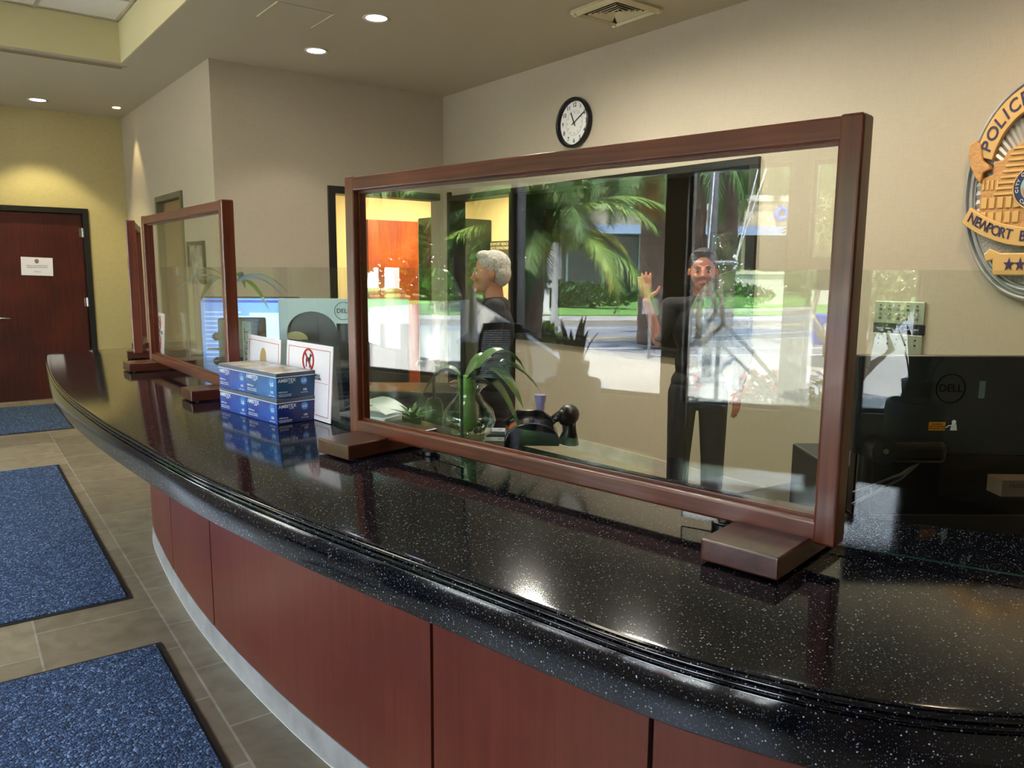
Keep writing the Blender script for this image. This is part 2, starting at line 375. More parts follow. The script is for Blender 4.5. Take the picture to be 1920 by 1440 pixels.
B().bb(XD - .24, XD - .17, .55, 1.8, 0, 2.35).build('light_block', M_BLACKM, d)  # unseen black panel added to stop daylight leaking round the door
sg = thing('door_notice', 'white paper notice taped to the cherry door', 'notice', (XD - .052, 1.19, 1.575))
B().bb(-.001, .002, -.16, .16, -.105, .105).build('sheet', M_WHITE, sg, rot=(R(-2), 0, 0))
B().ball((.002, .022, .026), (.003, 0, .06)).build('emblem', mat('emblem_tan', '#8c7a5e', .6), sg)
RX = Matrix.Rotation(R(90), 4, 'Z') @ UP
lettering('lettering', [('Notice to the public about\nvisiting hours and services', .02, T(.003, 0, .0) @ RX, 0.0002), ('Thank you', .016, T(.003, 0, -.06) @ RX, .0002)], mat('grey_ink', '#77766e', .6), sg)

# door in left wall
d = struct(B().bb(-9.08, -8.18, YL + .05, YL + .095, .01, 2.26).build('door_2', mat('tan_door', '#7d6543', .5)), 'tan brown door in the left wall')
B().bb(-9.14, -9.08, YL - .02, YL + .12, 0, 2.32).bb(-8.18, -8.12, YL - .02, YL + .12, 0, 2.32).bb(-9.08, -8.18, YL - .02, YL + .12, 2.265, 2.32).build('door_frame', mat('olive_frame', '#5d5a44', .5), d)
B().cyl(.01, .01, (-8.27, YL + .05, 1), (-8.27, YL - .01, 1)).tube([(-8.27, YL - .01, 1), (-8.38, YL - .012, 1)], .01).build('door_handle', M_CHROME, d)

B().bb(-9.2, -8.06, YL + .165, YL + .2, 0, 2.35).build('light_block', M_BLACKM, d)  # unseen panel added behind this door as a light stop
# framed picture
pf = thing('picture_frame', 'dark framed picture on the wall left of the corner', 'picture', (-7.72, YL - .001, 1.62))
c = B(); W_, H_ = .26, .2
c.bb(-W_, W_, -.03, 0, H_ - .04, H_).bb(-W_, W_, -.03, 0, -H_, -H_ + .04).bb(-W_, -W_ + .04, -.03, 0, -H_ + .04, H_ - .04).bb(W_ - .04, W_, -.03, 0, -H_ + .04, H_ - .04).build('frame', M_BLACKP, pf, bevel=.004)
B().bb(-W_ + .04, W_ - .04, -.012, 0, -H_ + .04, H_ - .04).build('picture', mat('picture_print', '#5a5c50', .2, noise=(9, '#b9b7a0', .15)), pf)

# baseboards
BM = mat('baseboard_tile', '#a8a298', .4, noise=(6, '#c5c0b8', .2))
struct(B().bb(XD, XD + .012, YF, .6, 0, .1).bb(XD, XD + .012, 1.76, YL, 0, .1).build('baseboard_end', BM))
struct(B().bb(XD, -9.15, YL - .012, YL, 0, .1).bb(-8.11, XS, YL - .012, YL, 0, .1).build('baseboard_left', BM))
struct(B().bb(XS, XS + .012, YL, 3.24, 0, .1).build('baseboard_side', BM))
struct(B().bb(XS + 1.3, XR, YB - .012, YB, 0, .1).build('baseboard_back', BM))
struct(B().bb(XD, XR, YF, YF + .012, 0, .1).build('baseboard_front', BM))

# black frames of the corner opening and the interior window
fr = B()
fr.bb(XS - .17, XS + .03, 3.24, 3.31, 0, 2.36).bb(XS - .17, XS + .03, 3.31, 4.5, 2.29, 2.36)
struct(fr.build('trim_3', M_FRAME_BLK), 'black door frame in the side wall')
fr = B()
fr.bb(-7.0, -6.95, YB - .03, YB + .17, 0, 2.37).bb(-6.95, -3.20, YB - .03, YB + .17, 2.28, 2.33).bb(-5.93, -5.85, YB - .03, YB + .17, 0, 2.28).bb(-3.27, -3.20, YB - .03, YB + .17, .92, 2.28).bb(-5.85, -3.27, YB - .03, YB + .17, .92, .97)
struct(fr.build('trim_4', M_FRAME_BLK), 'black frame around the doorway and interior window in the back wall')
struct(B().bb(-5.85, -3.27, YB + .15, YB + .156, .97, 2.28).build('window_5', M_WIN), 'dark interior window in the back wall')

# rooms behind
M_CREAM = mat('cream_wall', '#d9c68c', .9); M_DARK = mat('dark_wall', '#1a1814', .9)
c = B(); c.bb(-9.36, -9.2, YL + .16, 6.4, 0, 2.7).bb(-9.36, -5.9, 6.4, 6.56, 0, 2.7).bb(-9.36, XS - .16, YL + .165, YL + .2, 0, 2.7)
struct(c.build('wall_corridor', M_CREAM), 'cream corridor wall behind the doorways')
struct(B().bb(-9.36, -5.9, YB + .16, 6.56, 2.7, 2.85).bb(-9.36, XS - .16, YL + .16, YB + .16, 2.7, 2.85).build('ceiling_corridor', M_CEIL))
struct(B().bb(-9.36, -5.9, YB, 6.56, -.1, 0).bb(-9.36, XS, YL + .1, YB, -.1, 0).build('floor_corridor', mat('corridor_carpet', '#3c3a33', .95)))
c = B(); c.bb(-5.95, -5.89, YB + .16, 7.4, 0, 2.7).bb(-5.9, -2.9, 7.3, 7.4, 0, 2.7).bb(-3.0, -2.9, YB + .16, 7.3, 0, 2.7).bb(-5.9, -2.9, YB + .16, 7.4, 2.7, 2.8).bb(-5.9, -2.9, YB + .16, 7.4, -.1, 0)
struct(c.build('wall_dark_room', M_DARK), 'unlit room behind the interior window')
cd = struct(B().bb(-9.17, -9.12, 4.70, 5.44, .01, 2.2).build('door_3', M_ORANGE), 'orange brown wooden door in the corridor')
B().cyl(.02, .02, (-9.12, 4.78, 1), (-9.08, 4.78, 1)).ball(.03, (-9.06, 4.78, 1)).build('door_knob', M_CHROME, cd)
tag(B().bb(-9.18, -8.75, 5.48, 6.38, 0, 2.25).build('corner_filler', mat('filler_green', '#17261a', .4), bevel=.01), 'tall dark green locker added to darken the corridor corner', 'filler')  # dark block added so this corner of the corridor stays dark
sg = thing('department_sign', 'dark framed sign on the cream corridor wall', 'sign', (-8.58, 6.39, 1.83))
B().bb(-.30, .30, -.02, 0, -.16, .13).build('board', mat('sign_board', '#4a4a33', .5), sg, bevel=.004)
lettering('lettering', [('NEWPORT BEACH\nPOLICE DEPARTMENT', .055, T(0.03, -.022, .06) @ UP, .001), ('All visitors must check in', .036, T(0, -.022, -.08) @ UP, .001)], mat('cream_ink', '#cdbf8e', .6), sg)
for k, (px, lb) in enumerate([(-5.25, 'leftmost'), (-4.75, 'second from the left'), (-4.2, 'third from the left'), (-3.72, 'rightmost')]):
    o = thing('brass_plaque', lb + ' of four round brass plaques in the dark room', 'plaque', (px, 7.28, 2.25), 0, 'brass plaques in the dark room')
    B().cyl(.11, .11, (0, 0, 0), (0, -.02, 0), 32).build('disc', mat('brass', '#b8924a', .3, 1), o)
    B().cyl(.04, .05, (0, -.02, 0), (0, -.03, 0), 20).build('boss', mat('brass', '#b8924a', .3, 1), o)

# ceiling fittings
def downlight(x, y, label, grp='round recessed downlights', col=(1, .93, .82), power=55, vis=9.0, spot=95):
    o = thing('downlight', label, 'ceiling light', (x, y, CZ), 0, grp)
    B().lathe([(.075, .001), (.095, .001), (.098, -.004), (.092, -.008), (.075, -.004)], seg=36).build('trim_ring', mat('white_trim', '#d8d4c4', .4), o, smooth=True)
    B().lathe([(.075, -.002), (.07, -.0035), (.0001, -.0035)], seg=36).build('lamp', mat('lamp_lens', '#ffffff', .4, emit='#e6ecff', es=vis), o)
    l = bpy.data.lights.new('lamp', 'SPOT'); l.energy = power; l.spot_size = R(spot); l.spot_blend = .35 if spot < 120 else .9; l.shadow_soft_size = .09; l.color = col
    lo = bpy.data.objects.new('lamp_light', l); COL.objects.link(lo); lo.parent = o; lo.location = (0, 0, -.02)
    return o
downlight(-5.24, 2.80, 'larger round ceiling downlight nearest the air vent', power=9)
downlight(-6.31, 2.81, 'round ceiling downlight nearest the side wall corner', power=15)
downlight(-10.0, 1.25, 'bright downlight above the cherry door', col=(1, .88, .5), power=60, vis=20)
for x, pw in ((-4.17, 120), (-3.10, 95), (-2.03, 26), (-.96, 10)): downlight(x, 3.25, 'unseen downlight added over the staff desk to brighten the back wall', power=pw, spot=176)  # lamps added out of view, spread wide to brighten the back wall
downlight(-1.35, 3.75, 'warm downlight washing the police badge', col=(1, .70, .44), power=38, spot=150)
downlight(.6, 3.75, 'warm downlight right of the badge', col=(1, .70, .44), power=55, spot=150)
# small wall grazing lamp in the far corner
l = bpy.data.lights.new('lamp', 'SPOT'); l.energy = 20; l.spot_size = R(60); l.spot_blend = .5; l.color = (1, .82, .45); l.shadow_soft_size = .03
o = thing('accent_light', 'small accent lamp in the ceiling by the far corner', 'ceiling light', (-9.9, 2.0, CZ))
B().cyl(.04, .04, (0, 0, .001), (0, 0, -.006), 24).build('lamp', mat('lamp_warm', '#ffffff', .4, emit='#ffe0a0', es=4), o)
lo = bpy.data.objects.new('lamp_light', l); COL.objects.link(lo); lo.parent = o; lo.location = (0, 0, -.02)
# glowing panels added out of view in the coffer to light the room
for k, (x, y) in enumerate([(-6.0, .2), (-4.0, .2), (-2.0, .2)]):
    o = thing('fill_panel', 'unseen fill light panel added in the ceiling coffer', 'ceiling light', (x, y, 3.69), 0, 'added fill light panels in the coffer')
    B().bb(-.3, .3, -.6, .6, -.02, 0).build('housing', mat('white_trim', '#d8d4c4', .4), o)
    B().bb(-.27, .27, -.57, .57, -.024, -.021).build('diffuser', mat('panel_lens', '#ffffff', .5, emit='#fff2d6', es=4.0), o)
# corridor lamp
l = bpy.data.lights.new('lamp', 'AREA'); l.energy = 48; l.size = .8; l.color = (1, .87, .6)
o = thing('corridor_light', 'panel light in the corridor ceiling', 'ceiling light', (-8.0, 5.2, 2.695)); B().bb(-.4, .4, -.4, .4, -.02, 0).build('diffuser', mat('panel_lens', '#ffffff', .5), o)
lo = bpy.data.objects.new('lamp_light', l); COL.objects.link(lo); lo.parent = o; lo.location = (0, 0, -.03)

# slot diffuser
o = thing('slot_diffuser', 'long thin linear air slot in the ceiling beside the coffer', 'vent', (-7.93, .2, CZ))
B().bb(-.06, .06, -1.5, 1.5, -.006, 0).build('frame', mat('slot_paint', '#a79d7e', .6), o)
B().bb(-.035, -.012, -1.47, 1.47, -.007, -.005).bb(.012, .035, -1.47, 1.47, -.007, -.005).build('slot', mat('slot_dark', '#5a5342', .8), o)
# access hatch
o = thing('ceiling_hatch', 'flush painted access hatch in the ceiling', 'hatch', (-5.54, 2.32, CZ))
B().bb(-.2, .2, -.2, .2, -.003, 0).build('panel', M_CEIL, o)
B().bb(-.2, .2, -.208, -.2, -.006, 0).bb(-.2, .2, .2, .208, -.006, 0).build('edge', mat('hatch_edge', '#cfc7a8', .6), o)
# square air vent
o = thing('air_vent', 'square four way ceiling air vent with louvres', 'vent', (-4.03, 4.0, CZ))
VC = mat('vent_paint', '#c4bb98', .6)
c = B(); q = .225
for s in (-1, 1):
    c.box((2 * q, .045, .02), (0, s * (q - .022), -.02), (s * R(25), 0, 0)); c.box((.045, 2 * q, .02), (s * (q - .022), 0, -.02), (0, -s * R(25), 0))
c.bb(-q, q, -q, q, -.004, 0); c.build('frame', VC, o)
B().bb(-.17, .17, -.17, .17, -.012, -.005).build('cavity', M_BLACKM, o)
c = B()
for k in range(5):
    u = -.155 + k * .032; c.box((.30 - k * .05, .02, .003), (0, u, -.018), (R(35), 0, 0)); c.box((.30 - k * .05, .02, .003), (0, -u, -.018), (R(-35), 0, 0))
    c.box((.02, .24 - k * .05, .003), (u, 0, -.018), (0, R(-35), 0)); c.box((.02, .24 - k * .05, .003), (-u, 0, -.018), (0, R(35), 0))
c.build('louvre', VC, o)

# ================================================================== COUNTER
ZC = 1.03
edge_pts = [(-5.76, 1.42), (-5.74, 1.1), (-5.72, .9), (-5.69, .74), (-5.60, .65), (-5.43, .612), (-4.89, .555), (-4.27, .506), (-3.7, .486), (-3.08, .494), (-2.58, .52), (-2.16, .55), (-1.84, .59), (-1.51, .646), (-1.17, .714), (-.88, .772), (-.727, .805), (-.615, .842), (-.477, .905), (-.36, .99), (-.25, 1.13), (-.17, 1.33), (-.12, 1.65), (-.1, 2.0), (-.1, 2.5)]
back_pts = [(-5.74, 1.42), (-5.5, 1.42), (-4.5, 1.41), (-3.5, 1.40), (-2.6, 1.41), (-1.9, 1.46), (-1.4, 1.52), (-1.0, 1.60), (-.72, 1.70), (-.5, 1.88), (-.4, 2.1), (-.38, 2.5)]
N = 220
E_ = spline(edge_pts, N); BK = spline(back_pts, N); NO = normals2(E_)
prof = [(-.016, 0), (-.009, -.0006), (-.006, -.003)]
for zc in (-.0095, -.0195): prof += [(-.0065, zc + .0054)] + [(-.0075 + .0075 * math.cos(a_ * PI / 8), zc + .0045 * math.sin(a_ * PI / 8)) for a_ in (4, 3, 2, 1, 0, -1, -2, -3, -4)] + [(-.0065, zc - .0054)]
prof += [(-.005, -.027), (-.001, -.028), (0, -.030), (0, -.111), (-.004, -.115), (-.25, -.115)]
c = B()
rows = []
for i in range(N):
    p, n = E_[i], NO[i]
    rows.append([Vector((p.x + n.x * d, p.y + n.y * d, ZC + z)) for d, z in prof])
vv = c.grid(rows)
bm = c.bm; top = [bm.verts.new((BK[i].x, BK[i].y, ZC)) for i in range(N)]; bot = [bm.verts.new((BK[i].x, BK[i].y, ZC - .04)) for i in range(N)]
for i in range(N - 1):
    bm.faces.new((vv[i][0], vv[i + 1][0], top[i + 1], top[i])); bm.faces.new((top[i], top[i + 1], bot[i + 1], bot[i])); bm.faces.new((bot[i], bot[i + 1], vv[i + 1][-1], vv[i][-1]))
bm.faces.new([v for v in vv[0]] + [bot[0], top[0]]); bm.faces.new(([v for v in vv[-1]] + [bot[-1], top[-1]])[::-1])
ct = c.build('granite_countertop', M_GRAN)
for p in ct.data.polygons: p.use_smooth = True
ct.data.set_sharp_from_angle(angle=R(32))
tag(ct, 'long curved black speckled granite countertop with ribbed edge', 'countertop')

base_pts = [(-5.5, 1.4), (-5.35, 1.25), (-4.8, 1.02), (-4.16, .93), (-3.5, .885), (-3.0, .88), (-2.52, .90), (-2.13, .935), (-1.7, .99), (-1.3, 1.06), (-.9, 1.17), (-.6, 1.3), (-.38, 1.5), (-.3, 1.8), (-.28, 2.4)]
BP = spline(base_pts, 300); BN = normals2(BP)
cb = thing('reception_counter', 'curved cherry wood base of the reception counter', 'counter', (0, 0, 0))
def curved_slab(i0, i1, off0, off1, z0, z1):
    c = B(); r = []
    for i in range(i0, i1 + 1):
        p, n = BP[i], BN[i]; a = p + n * off0; b_ = p + n * off1
        r.append([Vector((a.x, a.y, z0)), Vector((a.x, a.y, z1)), Vector((b_.x, b_.y, z1)), Vector((b_.x, b_.y, z0))])
    v = c.grid(r, closed=True); c.bm.faces.new(v[0]); c.bm.faces.new(v[-1][::-1]); return c
def idx(x): return min((k for k in range(len(BP)) if BP[k].y < 1.7), key=lambda k: abs(BP[k].x - x))
seams = [0, idx(-3.88), idx(-3.145), idx(-1.63), idx(-1.0), 250, 299]
for a, b_ in zip(seams, seams[1:]):
    # trim half a centimetre at each end through nudging the end points
    c = B(); r = []
    for i in range(a, b_ + 1):
        p, n = BP[i].copy(), BN[i]
        t = (BP[min(i + 1, 299)] - BP[max(i - 1, 0)]).normalized()
        if i == a: p += t * .006
        if i == b_: p -= t * .006
        q = p - n * .018
        r.append([Vector((p.x, p.y, .105)), Vector((p.x, p.y, .912)), Vector((q.x, q.y, .912)), Vector((q.x, q.y, .105))])
    v = c.grid(r, closed=True); c.bm.faces.new(v[0]); c.bm.faces.new(v[-1][::-1])
    c.build('front_panel', M_PANEL, cb)
curved_slab(0, 299, -.02, -.06, .0, .912).build('core', M_BLACKM, cb)
toe = mat('toe_tile', '#8d8880', .4, noise=(9, '#b4b0ab', .25))
k = 0
while k < 299:
    e = min(k + 18, 299); curved_slab(k, e, .0, -.015, 0, .1).build('toe_tile', toe, cb); k = e
curved_slab(0, 299, .004, -.01, .0, .004).build('grout_line', mat('grout', '#cfcac2', .8), cb)

# ------------------------------------------------------------------ framed protective screens
def make_screen(L, label, loc, rz, Hs=.768, back=.03):
    """local x along the screen, -y towards the visitor"""
    t = thing('glass_screen', label, 'screen', loc, rz, 'wooden framed glass screens on the counter')
    w, dp, z0 = .042, .05, .04
    B().box((L - .003, w, dp - .003)).build('top_rail', M_RED, t, (L / 2, dp / 2, z0 + Hs - w / 2), (R(90), 0, 0), bevel=.006, seg=3)
    B().box((L - .003, w, dp - .003)).build('bottom_rail', M_RED, t, (L / 2, dp / 2, z0 + w / 2), (R(90), 0, 0), bevel=.006, seg=3)
    for s, x in ((0, w / 2), (1, L - w / 2)):
        B().box((Hs + (.004), w, dp)).build('stile', M_RED, t, (x, dp / 2, z0 + Hs / 2), (0, R(-90), 0) if s else (0, R(-90), R(0)), bevel=.006, seg=3).rotation_euler = Matrix(((0, 1, 0), (0, 0, 1), (1, 0, 0))).to_euler()
    B().bb(w - .004, L - w + .004, .027, .032, z0 + w - .004, z0 + Hs - w + .004).build('glass_pane', M_GLASS, t)
    bd = B(); a = .006
    bd.bb(w, L - w, .020, .026, z0 + w, z0 + w + a).bb(w, L - w, .020, .026, z0 + Hs - w - a, z0 + Hs - w).bb(w, w + a, .020, .026, z0 + w + a, z0 + Hs - w - a).bb(L - w - a, L - w, .020, .026, z0 + w + a, z0 + Hs - w - a)
    bd.build('glazing_bead', M_RED, t)
    for x in (.11, L - .12):
        f = B().box((.34, .15, .043)).build('foot', M_FOOT, t, (x, back, .0265), (0, 0, R(90)), bevel=.004, seg=3)
        p = B()
        for u in (-.14, .14):
            for v in (-.055, .055): p.cyl(.01, .01, (u, v, -.0265), (u, v, -.021), 12)
        p.build('rubber_pad', M_BLACKM, f)
    return t
rz1 = math.atan2(.174, .985)
make_screen(1.48, 'large wooden framed glass screen nearest the camera', (-2.17, 1.042, ZC), rz1)
make_screen(1.35, 'wooden framed glass screen in the middle behind the glove boxes', (-4.53, .998, ZC), 0)
make_screen(.78, 'farthest wooden framed glass screen, seen nearly edge on', (-5.70, 1.2, ZC), math.atan2(-.25, .97), back=.13)

# ------------------------------------------------------------------ frameless sneeze guards
def guard(pts, label, n=80, round_start=False, round_end=False, zb=ZC + .012, zt=1.575):
    C_ = spline(pts, n); NN = normals2(C_); L = [0]
    for a, b_ in zip(C_, C_[1:]): L.append(L[-1] + (b_ - a).length)
    t = thing('sneeze_guard', label, 'glass guard', (0, 0, 0), 0, 'frameless curved sneeze guards')
    rc = .11; c = B(); rows = []
    # extra columns near rounded ends
    S = sorted(set([L[-1] * i / (n - 1) for i in range(n)] + ([L[-1] - rc * (1 - math.cos(a * PI / 40)) for a in range(21)] if round_end else []) + ([rc * (1 - math.cos(a * PI / 40)) for a in range(21)] if round_start else [])))
    for s in S:
        j = max(i for i in range(n) if L[i] <= s + 1e-9); j = min(j, n - 2); f = (s - L[j]) / (L[j + 1] - L[j]); p = C_[j].lerp(C_[j + 1], f); q = NN[j].lerp(NN[j + 1], f)
        z1 = zt
        if round_end and s > L[-1] - rc: u = s - (L[-1] - rc); z1 = zt - rc + math.sqrt(max(0, rc * rc - u * u))
        if round_start and s < rc: u = rc - s; z1 = zt - rc + math.sqrt(max(0, rc * rc - u * u))
        a = p + q * .005; b_ = p - q * .005
        rows.append([Vector((a.x, a.y, zb)), Vector((a.x, a.y, z1)), Vector((b_.x, b_.y, z1)), Vector((b_.x, b_.y, zb))])
    v = c.grid(rows, closed=True)
    for f in c.bm.faces:
        f.material_index = 0
    for a, b_ in zip(v, v[1:]):
        for k in (1, 3):
            for f in a[k].link_faces:
                vs2 = set(f.verts)
                if a[k] in vs2 and a[(k + 1) % 4] in vs2 and b_[k] in vs2: f.material_index = 1
    f1 = c.bm.faces.new(v[0]); f2 = c.bm.faces.new(v[-1][::-1]); f1.material_index = f2.material_index = 1
    o = c.build('glass_panel', [M_GUARD, M_EDGE], t)
    for k in ([3, int(len(S) * .45), len(S) - (24 if round_end else 4)] if not round_start else [24]):
        p = (rows[k][0] + rows[k][3]) / 2; B().lathe([(.0001, 0), (.026, 0), (.027, .003), (.027, .013), (.024, .016), (.014, .017), (.014, .022), (.0001, .022)], (p.x, p.y, ZC + .0005)).build('clamp', M_BLACKP if k else M_CHROME, t, smooth=False)
    return t
guard([(-5.55, 1.33), (-4.5, 1.19), (-3.5, 1.14), (-2.745, 1.143), (-2.1, 1.16), (-1.76, 1.185)], 'long frameless glass guard behind the two left screens', round_end=True)
guard([(-1.06, 1.29), (-.75, 1.402), (-.473, 1.512), (-.2, 1.64)], 'frameless curved glass guard at the right end of the counter', n=60, round_start=True)

# ------------------------------------------------------------------ mats
def floor_mat_thing(x0, x1, y0, y1, rz, label):
    t = thing('floor_mat', label, 'mat', ((x0 + x1) / 2, (y0 + y1) / 2, 0), rz, 'blue entrance mats')
    a, b_ = (x1 - x0) / 2, (y1 - y0) / 2
    B().bb(-a, a, -b_, b_, .0005, .005).build('rubber_border', M_RUB, t, bevel=.002)
    e = .022
    c = B(); nx, ny = max(2, int(a * 2 / .02)), max(2, int(b_ * 2 / .02))
    c.bb(-a + e, a - e, -b_ + .012, b_ - e, .004, .011); c.build('carpet', M_MAT, t, bevel=.004)
    return t
fm = R(-1.9)
floor_mat_thing(-3.36, -1.5, -.55, .68, fm, 'blue carpet entrance mat nearest the camera')
floor_mat_thing(-7.02, -3.91, -.60, .77, fm, 'blue carpet entrance mat in the middle of the tile floor')
floor_mat_thing(-10.25, -8.55, .02, 1.19, fm, 'blue carpet entrance mat in front of the cherry door')

# ================================================================== THINGS ON THE COUNTER
# glove boxes
blue_a = mat('box_blue', '#1b1a86', .28, noise=(9, '#1a55b8', .14)); blue_b = mat('box_teal', '#0f4580', .28, noise=(9, '#176cb8', .14))
navy = mat('box_navy', '#14113f', .3, noise=(8, '#1c2f78', .2)); teal = mat('box_dark_teal', '#0c2f52', .3, noise=(8, '#184f78', .2))
grey_t = mat('box_band', '#4c555c', .35); creamt = mat('box_top', '#c9c4bb', .25, noise=(14, '#8f8fa8', .12)); M_LOGO = mat('print_white', '#e8ecf5', .4)
def glove_box(loc, rz, label, side, end, sz=(.216, .155, .089)):
    t = thing('glove_box', label, 'box', loc, rz, 'blue boxes of disposable gloves')
    X_, Y_, Z_ = sz
    c = B(); c.bb(0, X_, 0, Y_, .0005, Z_)
    for f in c.bm.faces: f.material_index = 0
    o = c.build('carton', [side, creamt, end], t, bevel=.0015)
    for p in o.data.polygons:
        if p.normal.z > .9: p.material_index = 1
        if p.normal.x > .9: p.material_index = 2
    B().bb(-.0006, X_ + .0006, -.0006, Y_ + .0006, Z_ - .013, Z_ - .002).build('band', grey_t, t)
    B().bb(-.001, X_ + .001, -.001, Y_ + .001, Z_ - .0155, Z_ - .013).build('stripe', M_LOGO, t)
    B().bb(.05, .16, .03, .10, Z_ - .0005, Z_ + .0006).build('opening_flap', mat('flap_tan', '#b7ab95', .5), t)
    its = [('AMBITEX', .021, T(.048, -.0012, Z_ - .027) @ UP, .0003), ('GLOVES', .006, T(.065, -.0012, Z_ - .037) @ UP, .0002), ('N200 Series', .009, T(.033, -.0012, .031) @ UP, .0002), ('powder free exam gloves\nmulti purpose, non sterile', .0065, T(.044, -.0012, .017) @ UP, .0002), ('LG', .018, T(.187, -.0012, Z_ - .04) @ UP, .0004), ('100', .014, T(.185, -.0012, .021) @ UP, .0003), ('gloves by weight', .0055, T(.183, -.0012, .009) @ UP, .0002)]
    RR = Matrix.Rotation(R(90), 4, 'Z')
    def E(x, z): return T(X_ + .0012, x, z) @ RR @ UP
    its += [('AMBITEX', .017, E(.040, Z_ - .027), .0003), ('GLOVES', .005, E(.055, Z_ - .036), .0002), ('N200 Series', .007, E(.024, .022), .0002), ('powder free exam gloves\nmulti purpose use only', .0052, E(.031, .011), .0002), ('LG', .014, E(.108, Z_ - .033), .0004), ('100', .011, E(.110, .024), .0003), ('gloves by weight', .0042, E(.108, .015), .0002)]
    lettering('lettering', its, M_LOGO, t)
    c = B(); c.cyl(.017, .017, (.183, -.0002, Z_ - .036), (.183, -.0008, Z_ - .036), 28); c.cyl(.0135, .0135, (X_ - .0002, .108, Z_ - .033), (X_ + .0008, .108, Z_ - .033), 28)
    c.build('size_badge', mat('badge_blue', '#3a86c8', .4), t)
    return t
ba = math.atan2(.06, .42)
for k, (u, z, lb, s, e) in enumerate([(.0, 0, 'blue glove box, bottom left of the stack of four', blue_a, navy), (.2175, 0, 'purple ended glove box, bottom right of the stack of four', blue_a, navy), (.0, .0905, 'blue glove box, top left of the stack of four', blue_a, navy), (.2155, .0905, 'teal ended glove box, top right of the stack of four', blue_b, teal)]):
    glove_box((-3.02 + u * math.cos(ba), .91 + u * math.sin(ba), ZC + z), ba + (0 if k < 3 else R(.6)), lb, s, e)

# signs standing against the guard
def no_symbol(t, x, z, r, kind, y=-.0035):
    c = B(); pts = []
    for k in range(41): a = 2 * PI * k / 40; pts.append((x + r * math.cos(a), y, z + r * math.sin(a)))
    c.tube(pts, r * .09, 6); d = r * .68; c.tube([(x - d, y, z + d), (x + d, y, z - d)], r * .085, 6); c.build('prohibition_ring', M_REDINK, t)
    c = B(); s = r * .9; yy = y + .001
    if kind == 'dog':
        P = [(-.55, .1), (-.45, .3), (.2, .3), (.35, .75), (.6, .6), (.75, .5), (.5, .35), (.4, -.05), (.35, -.7), (.2, -.7), (.2, -.15), (-.3, -.1), (-.35, -.7), (-.5, -.7)]
    else:
        P = [(-.4, -.5), (-.45, .1), (-.2, .2), (-.2, .5), (.2, .5), (.2, .2), (.45, .1), (.4, -.5)]
    c.prism([(px * s, pz * s) for px, pz in P], 0, .0006, T(x, yy, z) @ UP); c.build('pictogram', M_INK, t)
def counter_sign(loc, rz, w, h, label, lean=R(-4), kind='dogs'):
    t = thing('counter_sign', label, 'sign', loc, rz, 'white red-bordered signs on the counter')
    t.rotation_euler = (lean, 0, rz)
    B().bb(0, w, -.002, 0, .002, h).build('sheet', M_WHITE, t)
    b = B(); m_ = .018; a = .0018; y0, y1 = -.0028, -.0018
    b.bb(m_, w - m_, y0, y1, m_, m_ + a).bb(m_, w - m_, y0, y1, h - m_ - a, h - m_).bb(m_, m_ + a, y0, y1, m_, h - m_).bb(w - m_ - a, w - m_, y0, y1, m_, h - m_); b.build('border', M_REDINK, t)
    if kind == 'dogs':
        no_symbol(t, w / 2, h * .77, .040, 'dog'); no_symbol(t, w / 2, h * .33, .048, 'food')
        lettering('lettering', [('EXCEPT SERVICE ANIMALS', .0155, T(w / 2, -.003, h * .59) @ UP, .0003), ('NO PETS ALLOWED IN THIS BUILDING', .0115, T(w / 2, -.003, h * .55) @ UP, .0003), ('NO FOOD OR DRINK', .013, T(w / 2, -.003, h * .12) @ UP, .0003)], M_INK, t)
        B().bb(.03, w - .03, -.003, -.002, h * .5, h * .5 + .001).build('rule', M_REDINK, t)
    else:
        B().ball((.032, .002, .042), (w / 2, -.003, h * .68)).build('emblem', mat('emblem_gold', '#b89a66', .5), t)
        lettering('lettering', [('RECORDS DIVISION', .016, T(w / 2, -.003, h * .42) @ UP, .0003), ('Please remain behind the screen\nwhile you are being helped', .011, T(w / 2, -.003, h * .28) @ UP, .0003)], M_INK, t)
    return t
counter_sign((-2.845, 1.100, ZC + .001), R(4), .355, .272, 'tall white no dogs sign beside the large screen', kind='dogs')
counter_sign((-3.235, 1.085, ZC + .001), R(1), .35, .268, 'white sign with a gold emblem behind the glove boxes', kind='gold')
counter_sign((-5.12, 1.165, ZC + .001), R(-3), .26, .27, 'narrow white sign at the left edge of the middle screen', kind='dogs')
# standing strip with letters
t = thing('name_strip', 'upright grey card strip with vertical lettering beside the middle screen', 'sign', (-3.56, 1.185, ZC), R(8))
B().bb(0, .085, 0, .012, 0, .30).build('card', mat('strip_grey', '#8f9484', .5), t, bevel=.002)
lettering('lettering', [('PROTECT', .055, T(.043, -.001, .15) @ UP @ Matrix.Rotation(R(90), 4, 'Z'), .0005)], M_INK, t)

